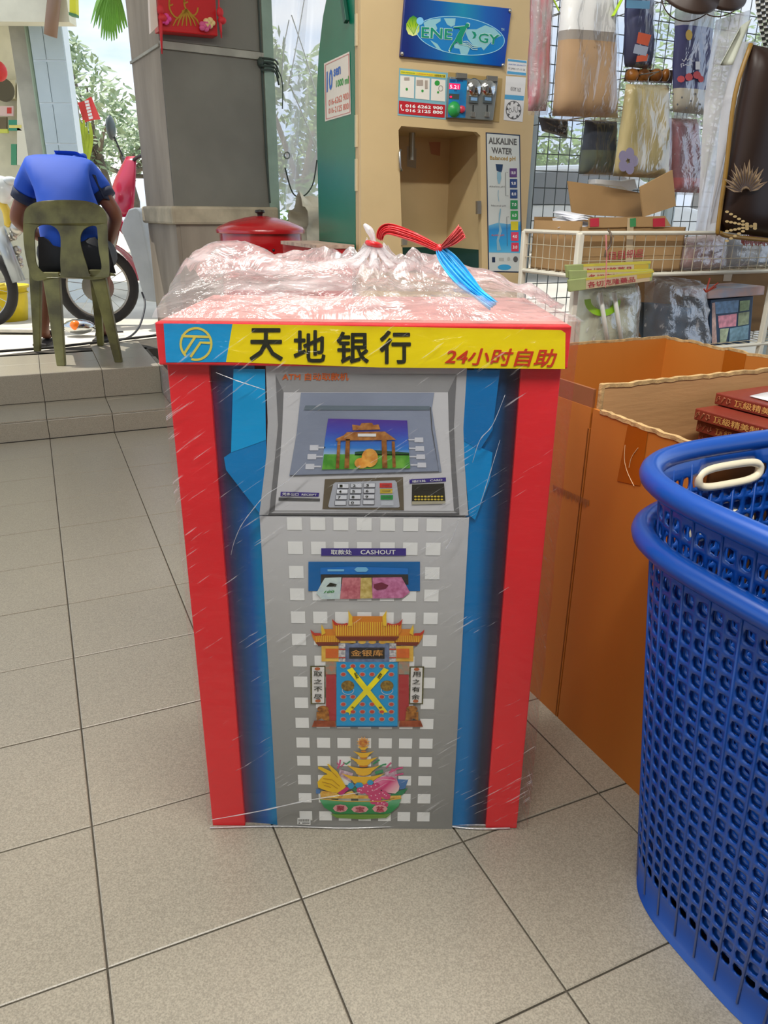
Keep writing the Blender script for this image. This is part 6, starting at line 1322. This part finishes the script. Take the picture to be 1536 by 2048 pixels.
# second bike at the edge of the frame
b2 = thing('grey_motorbike', V((-2.95, 5.6, GZ)), 'grey motorbike with yellow trim parked beside the seated person', 'motorbike')
w2c = ony(-45, 520, 5.6); w2c.z = GZ + .29
wheel(b2, w2c, .29, V((.25, 1, 0)))
Q = lambda x, y, Y=5.5: ony(x, y, Y)
MB().tube([Q(-4, 455), Q(38, 563)], [.045, .045], 12).build('fork_leg', M('fork_grey', 'A4AAAC', .35, metal=.4), b2, True)
MB().tube(smoothpts([Q(-10, 392), Q(12, 420), Q(18, 455)], 5), [.03] * 10 + [.012], 8).build('yellow_trim', M('trim_yellow', 'D8B83C', .35), b2, True)
MB().ell(Q(6, 380), .07, .08, .09, 12, 8).build('headlamp', _M['lamp_clear'], b2, True); MB().ell(Q(20, 362), .05, .05, .03, 12, 8).build('mirror', M('mirror_pale', 'D0D4D2', .2), b2, True)
MB().tube([Q(-30, 372), Q(28, 366)], .014, 8).build('handlebar', mblk, b2)
eb = MB(); r_ = random.Random(6)
for k in range(16): eb.ell(Q(22 + r_.uniform(-6, 18), 455 + r_.uniform(0, 110), 5.55), r_.uniform(.02, .05), .03, r_.uniform(.015, .04), 8, 6)
eb.build('engine_block', alu, b2, True)['kind'] = 'stuff'
MB().ell(Q(33, 455, 5.5), .05, .03, .05, 14, 8).build('brake_drum', alu, b2, True)
# yellow tub, indicator lamp unit, tray on the ground
yc = ony(18, 640, 5.9); yc = onz(16, 640, GZ)
yt = thing('yellow_tub', yc, 'round yellow plastic tub with rolled rim on the street', 'tub')
ym = M('tub_yellow', 'E2C81E', .4, var=.12, vs=6)
hT = (ony(20, 570, yc.y).z - GZ)
MB().lathe([(0, .004), (.145, .0), (.165, hT * .5), (.172, hT * .92), (.19, hT * .93), (.192, hT), (.17, hT), (.16, hT * .5), (.14, .012), (0, .014)], yc, 28).build('tub_body', ym, yt, True)
MB().lathe([(.175, hT * .76), (.182, hT * .78), (.175, hT * .8)], yc, 28).build('rim_band', ym, yt, True)
tl = thing('indicator_unit', onz(160, 668, ZW), 'loose chrome and orange indicator lamp unit lying by the sandals', 'lamp unit')
lc = onz(160, 668, ZW) + V((0, 0, .05))
MB().ell(lc, .11, .07, .05, 14, 8).build('chrome_shell', chrome, tl, True); MB().ell(lc + V((-.005, -.045, .012)), .038, .03, .035, 12, 8).build('orange_lens', M('lens_orange', 'F07818', .25, emit=.15), tl, True)
MB().tube(smoothpts([lc + V((.08, 0, 0)), lc + V((.2, -.02, -.03)), lc + V((.28, .05, -.04))], 4), .006, 6).build('lead', mblk, tl)
mt_ = MB().box(-.28, .10, -.10, .10, 0, .02, lambda a, b, c: onz(30, 672, ZW) + V((a, b + .25, c))).build('cardboard_mat', M('mat_pale', 'C4BEB0', .8, var=.15), None)
tag(mt_, 'pale flattened cardboard lying on the ground below yellow tub', 'cardboard')
# ---- neighbouring shop corner: tiled pillar, soffit, signs, air conditioner
tpY = 7.2
tpil = thing('tiled_pillar', V((ony(105, 300, tpY).x, tpY + .25, GZ)), 'pale blue tiled corner pillar of the neighbouring shop', 'pillar', kind='structure')
pt = M('pale_blue_tile', 'B4C2C6', .35, var=.05, vs=3); pj_ = M('tile_joint_white', 'DFE8EA', .6)
xl, xr = ony(78, 200, tpY).x, ony(143, 200, tpY).x
MB().box(xl, xr, tpY, tpY + .12, GZ, 3.4).build('core', pj_, tpil)
zs = [ony(110, y, tpY).z for y in (500, 372, 288, 207, 122, 40, -45)]
for k in range(6):
    xm = xl + (xr - xl) * .42
    for a, b in ((xl, xm), (xm, xr)):
        MB().box(a + .004, b - .004, tpY - .012, tpY + .01, zs[k] + .008, zs[k + 1] - .008).build('tile', pt, tpil)
MB().box(xl - .2, xl - .002, tpY + .08, tpY + .4, GZ, 3.4).build('return_wall', M('return_grey', 'A9A698', .7, var=.1), tpil)
MB().tube([V((xl - .03, tpY + .02, 3.2)), V((xl - .02, tpY + .02, GZ))], .018, 8).build('drain_pipe', M('pipe_green', '8FA08A', .5), tpil)
MB().tube([ony(101, 72, 6.78), ony(105, 30, 6.78), ony(115, -60, 6.78)], .05, 10).build('brown_pipe', M('pipe_brown', '8C6E58', .5), tpil, True)
nb = thing('neighbour_shop', V((-5.2, 9.6, GZ)), 'cream neighbouring shop front with soffit beam, air conditioner and small signs', 'building')
crm = M('shop_cream', 'DDD8C0', .8, var=.05)
MB().box(-8.5, ony(58, 200, 9.8).x, 9.8, 10.0, GZ, 5).build('wall', crm, nb); MB().prism([V((-8.5, 6.9, 2.98)), V((xl + .1, 6.9, 2.98)), V((ony(100, 40, 10).x, 10, 2.98)), V((-8.5, 10, 2.98))], (0, 0, .17)).build('soffit', M('shop_soffit', 'E6E2CC', .85), nb); MB().box(-8.5, ony(136, 20, 6.85).x, 6.85, 7.0, ony(100, 44, 6.85).z, 3.6).build('fascia_beam', crm, nb)
nY = 9.6; nq = py(nY)
def nbx(x0, y0, x1, y1, t, name, mat): MB().prism([nq(x0, y0), nq(x1, y0), nq(x1, y1), nq(x0, y1)], (0, t, 0)).build(name, mat, nb)
nbx(-20, 160, 30, 197, .18, 'air_conditioner', M('ac_cream', 'C9C0A0', .6))
MB().lathe([(0, .01), (.10, .01), (.12, 0)], nq(8, 180), 22, V((0, -1, 0))).build('fan_grille', M('ac_dark', '5A5442', .6), nb)
nbx(-10, 212, 26, 232, .03, 'red_sign', M('sign_pink', 'E4C8C4', .6)); decal('red_sign_mark', nq, [rect(14, 215, 23, 227)], M('sign_red3', 'D04038', .5), nb, .004)
nbx(17, 240, 44, 261, .03, 'striped_sign', M('sign_green2', '3E9A80', .6)); decal('sign_stripe', nq, [rect(18, 250, 43, 256)], M('sign_yel', 'EDE080', .5), nb, .004)
nbx(-10, 234, 13, 258, .03, 'window', M('win_brown', '6E6044', .4)); nbx(-10, 258, 15, 266, .04, 'yellow_board', M('sign_yel2', 'D8DC60', .5))
nbx(22, 288, 33, 330, .05, 'green_shutter_edge', M('shut_green', '4A9A74', .5)); nbx(34, 165, 62, 330, .3, 'white_post', M('post_white', 'EDEADA', .6))
lt = thing('red_lantern', nq(-4, 142), 'round red paper lantern hanging under the neighbouring soffit', 'lantern')
MB().ell(nq(-4, 142, .6), .09, .09, .1, 14, 10).build('lantern_body', M('lantern_red', 'CC2A22', .5), lt, True); MB().tube([nq(-4, 128, .6), nq(-4, 60, .6)], .006, 5).build('cord', mblk, lt)
ys = thing('yellow_sign', ony(142, 20, 6.7), 'yellow hanging shop sign at the corner of the tiled pillar', 'sign')
MB().prism([ony(x, y, 6.7) for x, y in ((139, -60), (150, -60), (152, 30), (139, 27))], (0, .06, 0)).build('board', M('sign_yel4', 'D6D020', .45), ys); MB().prism([ony(x, y, 6.69) for x, y in ((137, 24), (152, 28), (152, 33), (138, 30))], (0, .06, 0)).build('lower_edge', M('sign_edge', '4A7A4A', .5), ys)
# ---- trees, palm, flag
def leaves(name, par, pts, n, size, mat, seed=1):
    r_ = random.Random(seed); b = MB()
    for k in range(n):
        c_, R_ = r_.choice(pts); d = V((r_.gauss(0, 1), r_.gauss(0, 1), r_.gauss(0, 1))).normalized() * R_ * r_.random() ** .4; p = c_ + d
        a = V((r_.uniform(-1, 1), r_.uniform(-1, 1), r_.uniform(-.6, .6))).normalized(); t = a.orthogonal().normalized(); s_ = size * r_.uniform(.6, 1.3)
        b.poly([p - a * s_, p + t * s_ * .35, p + a * s_, p - t * s_ * .35])
    o = b.build(name, mat, par); o['kind'] = 'stuff'; return o
def tree(px_, py_, Y, w_, hgt, n, seed, label, lm, size=.09):
    c_ = ony(px_, py_, Y); base = V((c_.x, Y, GZ)); t = thing('street_tree', base, label, 'tree', 'trees across the street')
    r_ = random.Random(seed); tm = M('bark', '6E6458', .9, var=.2)
    MB().tube([base, base + V((.1, 0, (c_.z - GZ) * .5)), V((c_.x, Y, c_.z - hgt * .2))], [.13, .10, .06], 8).build('trunk', tm, t, True)
    pts = []
    for k in range(9):
        q_ = c_ + V((r_.uniform(-.5, .5) * w_, r_.uniform(-.4, .4) * w_, r_.uniform(-.5, .5) * hgt)); pts.append((q_, w_ * r_.uniform(.16, .28)))
        MB().tube([V((c_.x, Y, c_.z - hgt * .3)), (V((c_.x, Y, c_.z - hgt * .3)) + q_) / 2 + V((0, 0, .1)), q_], [.05, .03, .015], 6).build('branch', tm, t, True)
    leaves('crown', t, pts, n, size, lm, seed)
lfm = M('leaf_grey_green', 'A9B694', .7, col2='7F9670', vs=3); lfm2 = M('leaf_green', '7FA050', .7, col2='4E7030', vs=3)
tree(185, 225, 15, 2.4, 2.6, 2300, 1, 'pale feathery tree behind the red flag and tiled pillar', lfm, .09)
tree(250, 300, 17, 3.0, 1.6, 2200, 2, 'lower pale tree behind the motorbike mirrors', lfm, .09)
tree(600, 290, 13, 2.6, 2.2, 3200, 3, 'green tree seen through the plastic curtain', lfm2, .1)
tree(1100, 330, 16, 4.0, 1.6, 3600, 4, 'broad green tree seen through the wire grid screen', lfm2, .12)
tree(1420, 180, 24, 5.0, 3.0, 3600, 5, 'tall green tree behind the hanging packs', lfm2, .13)
pal = thing('palm_frond', ony(225, -30, 6.5), 'green palm frond hanging at the top between the two pillars', 'palm')
pmat = M('palm_green', '6E9C3C', .5, var=.2, vs=3)
pc_ = ony(222, -30, 6.5); r_ = random.Random(2)
for k in range(15):
    e = ony(182 + k * 5.2, 20 + 62 * math.sin(.35 + k * .16) + r_.uniform(-8, 8), 6.4 + .02 * k); md = pc_.lerp(e, .5) + V((0, 0, .05)); b = MB(); P = smoothpts([pc_, md, e], 5); w0 = .022
    for a in range(len(P) - 1):
        s0, s1 = w0 * (1 - (a / len(P)) ** 2), w0 * (1 - ((a + 1) / len(P)) ** 2); b.poly([P[a] - V((s0, 0, 0)), P[a] + V((s0, 0, .008)), P[a + 1] + V((s1, 0, .008)), P[a + 1] - V((s1, 0, 0))])
    b.build('leaflet', pmat, pal, merge=1e-5)
MB().tube([pc_ + V((0, .1, .5)), pc_], [.03, .02], 8).build('stalk', pmat, pal)
fg = thing('red_flag', ony(178, 240, 9.0), 'small red flag with white letters on a thin pole before the tree', 'flag')
fgp = py(9.0)
fqd = [(155, 205), (185, 194), (200, 238), (165, 246)]
MB().grid(lambda u, v: (fgp(*fqd[0]) * (1 - u) + fgp(*fqd[1]) * u) * (1 - v) + (fgp(*fqd[3]) * (1 - u) + fgp(*fqd[2]) * u) * v + V((0, .03 * math.sin(u * 5 + v * 2), 0)), 12, 8).build('cloth', M('flag_red', 'E24A48', .7), fg, True)
decal('flag_lettering', fgp, [[(169 + k * 1.6, 202 + k * 6.4), (177 + k * 1.6, 200 + k * 6.4), (178 + k * 1.6, 205 + k * 6.4), (170 + k * 1.6, 207 + k * 6.4)] for k in range(6)], wht, fg, .05)
ep = fgp(155, 205); MB().tube([ep + V((-.02, 0, .1)), V((ep.x + .12, 9.0, GZ))], .012, 6).build('pole', M('pole_grey', '9AA09A', .5), fg)
yp = thing('yellow_leaf_plant', onz(165, 420, GZ) if False else V((ony(165, 320, 8).x, 8.0, GZ)), 'yellow green upright leafy plant beside the tiled pillar', 'plant')
for k in range(12):
    a = ony(165, 330, 8) + V((r_.uniform(-.06, .06), 0, 0)); e = ony(155 + k * 2.4, 235 + (k * 37) % 60, 8); m_4 = a.lerp(e, .5) + V((.03, 0, .02)); P = smoothpts([a, m_4, e], 4); b = MB()
    for q in range(len(P) - 1): s0, s1 = .016 * math.sin(.3 + 2.6 * q / len(P)), .016 * math.sin(.3 + 2.6 * (q + 1) / len(P)); b.poly([P[q] - V((s0, 0, 0)), P[q] + V((s0, .01, 0)), P[q + 1] + V((s1, .01, 0)), P[q + 1] - V((s1, 0, 0))])
    b.build('leaf', M('leaf_yellow_green', 'B9C83A', .5, var=.15), yp, merge=1e-5)
MB().tube([V((ony(165, 320, 8).x, 8, GZ)), ony(165, 325, 8)], .02, 6).build('stem', _M['bark'], yp)
# a parked pale car far behind the wire grid
def car(px_, Y, label):
    c_ = ony(px_, 380, Y); o = V((c_.x, Y, GZ)); t = thing('parked_car', o, label, 'car'); cm = M('car_silver', 'C4CACC', .25, metal=.3, coat=.4)
    prf = [(-2.0, .35), (-2.05, .7), (-1.5, .85), (-.9, 1.35), (.6, 1.4), (1.3, .95), (2.0, .8), (2.05, .35)]
    MB().prism([o + V((x, -.8, z)) for x, z in prf], (0, 1.6, 0)).build('body', cm, t, bevel=.05)
    MB().prism([o + V((x, -.815, z)) for x, z in ((-1.3, .88), (-.82, 1.27), (.55, 1.32), (1.05, .95))], (0, .02, 0)).build('side_window', M('car_glass', '3A4650', .1), t)
    for x in (-1.25, 1.25):
        MB().lathe([(0, .0), (.2, .0), (.22, .02), (.31, .02), (.32, .1), (.31, .2), (0, .2)], o + V((x, -.84, .32)), 24, V((0, 1, 0))).build('wheel', rub, t, True)
car(1115, 11, 'silver car parked outside beyond the wire grid screen')
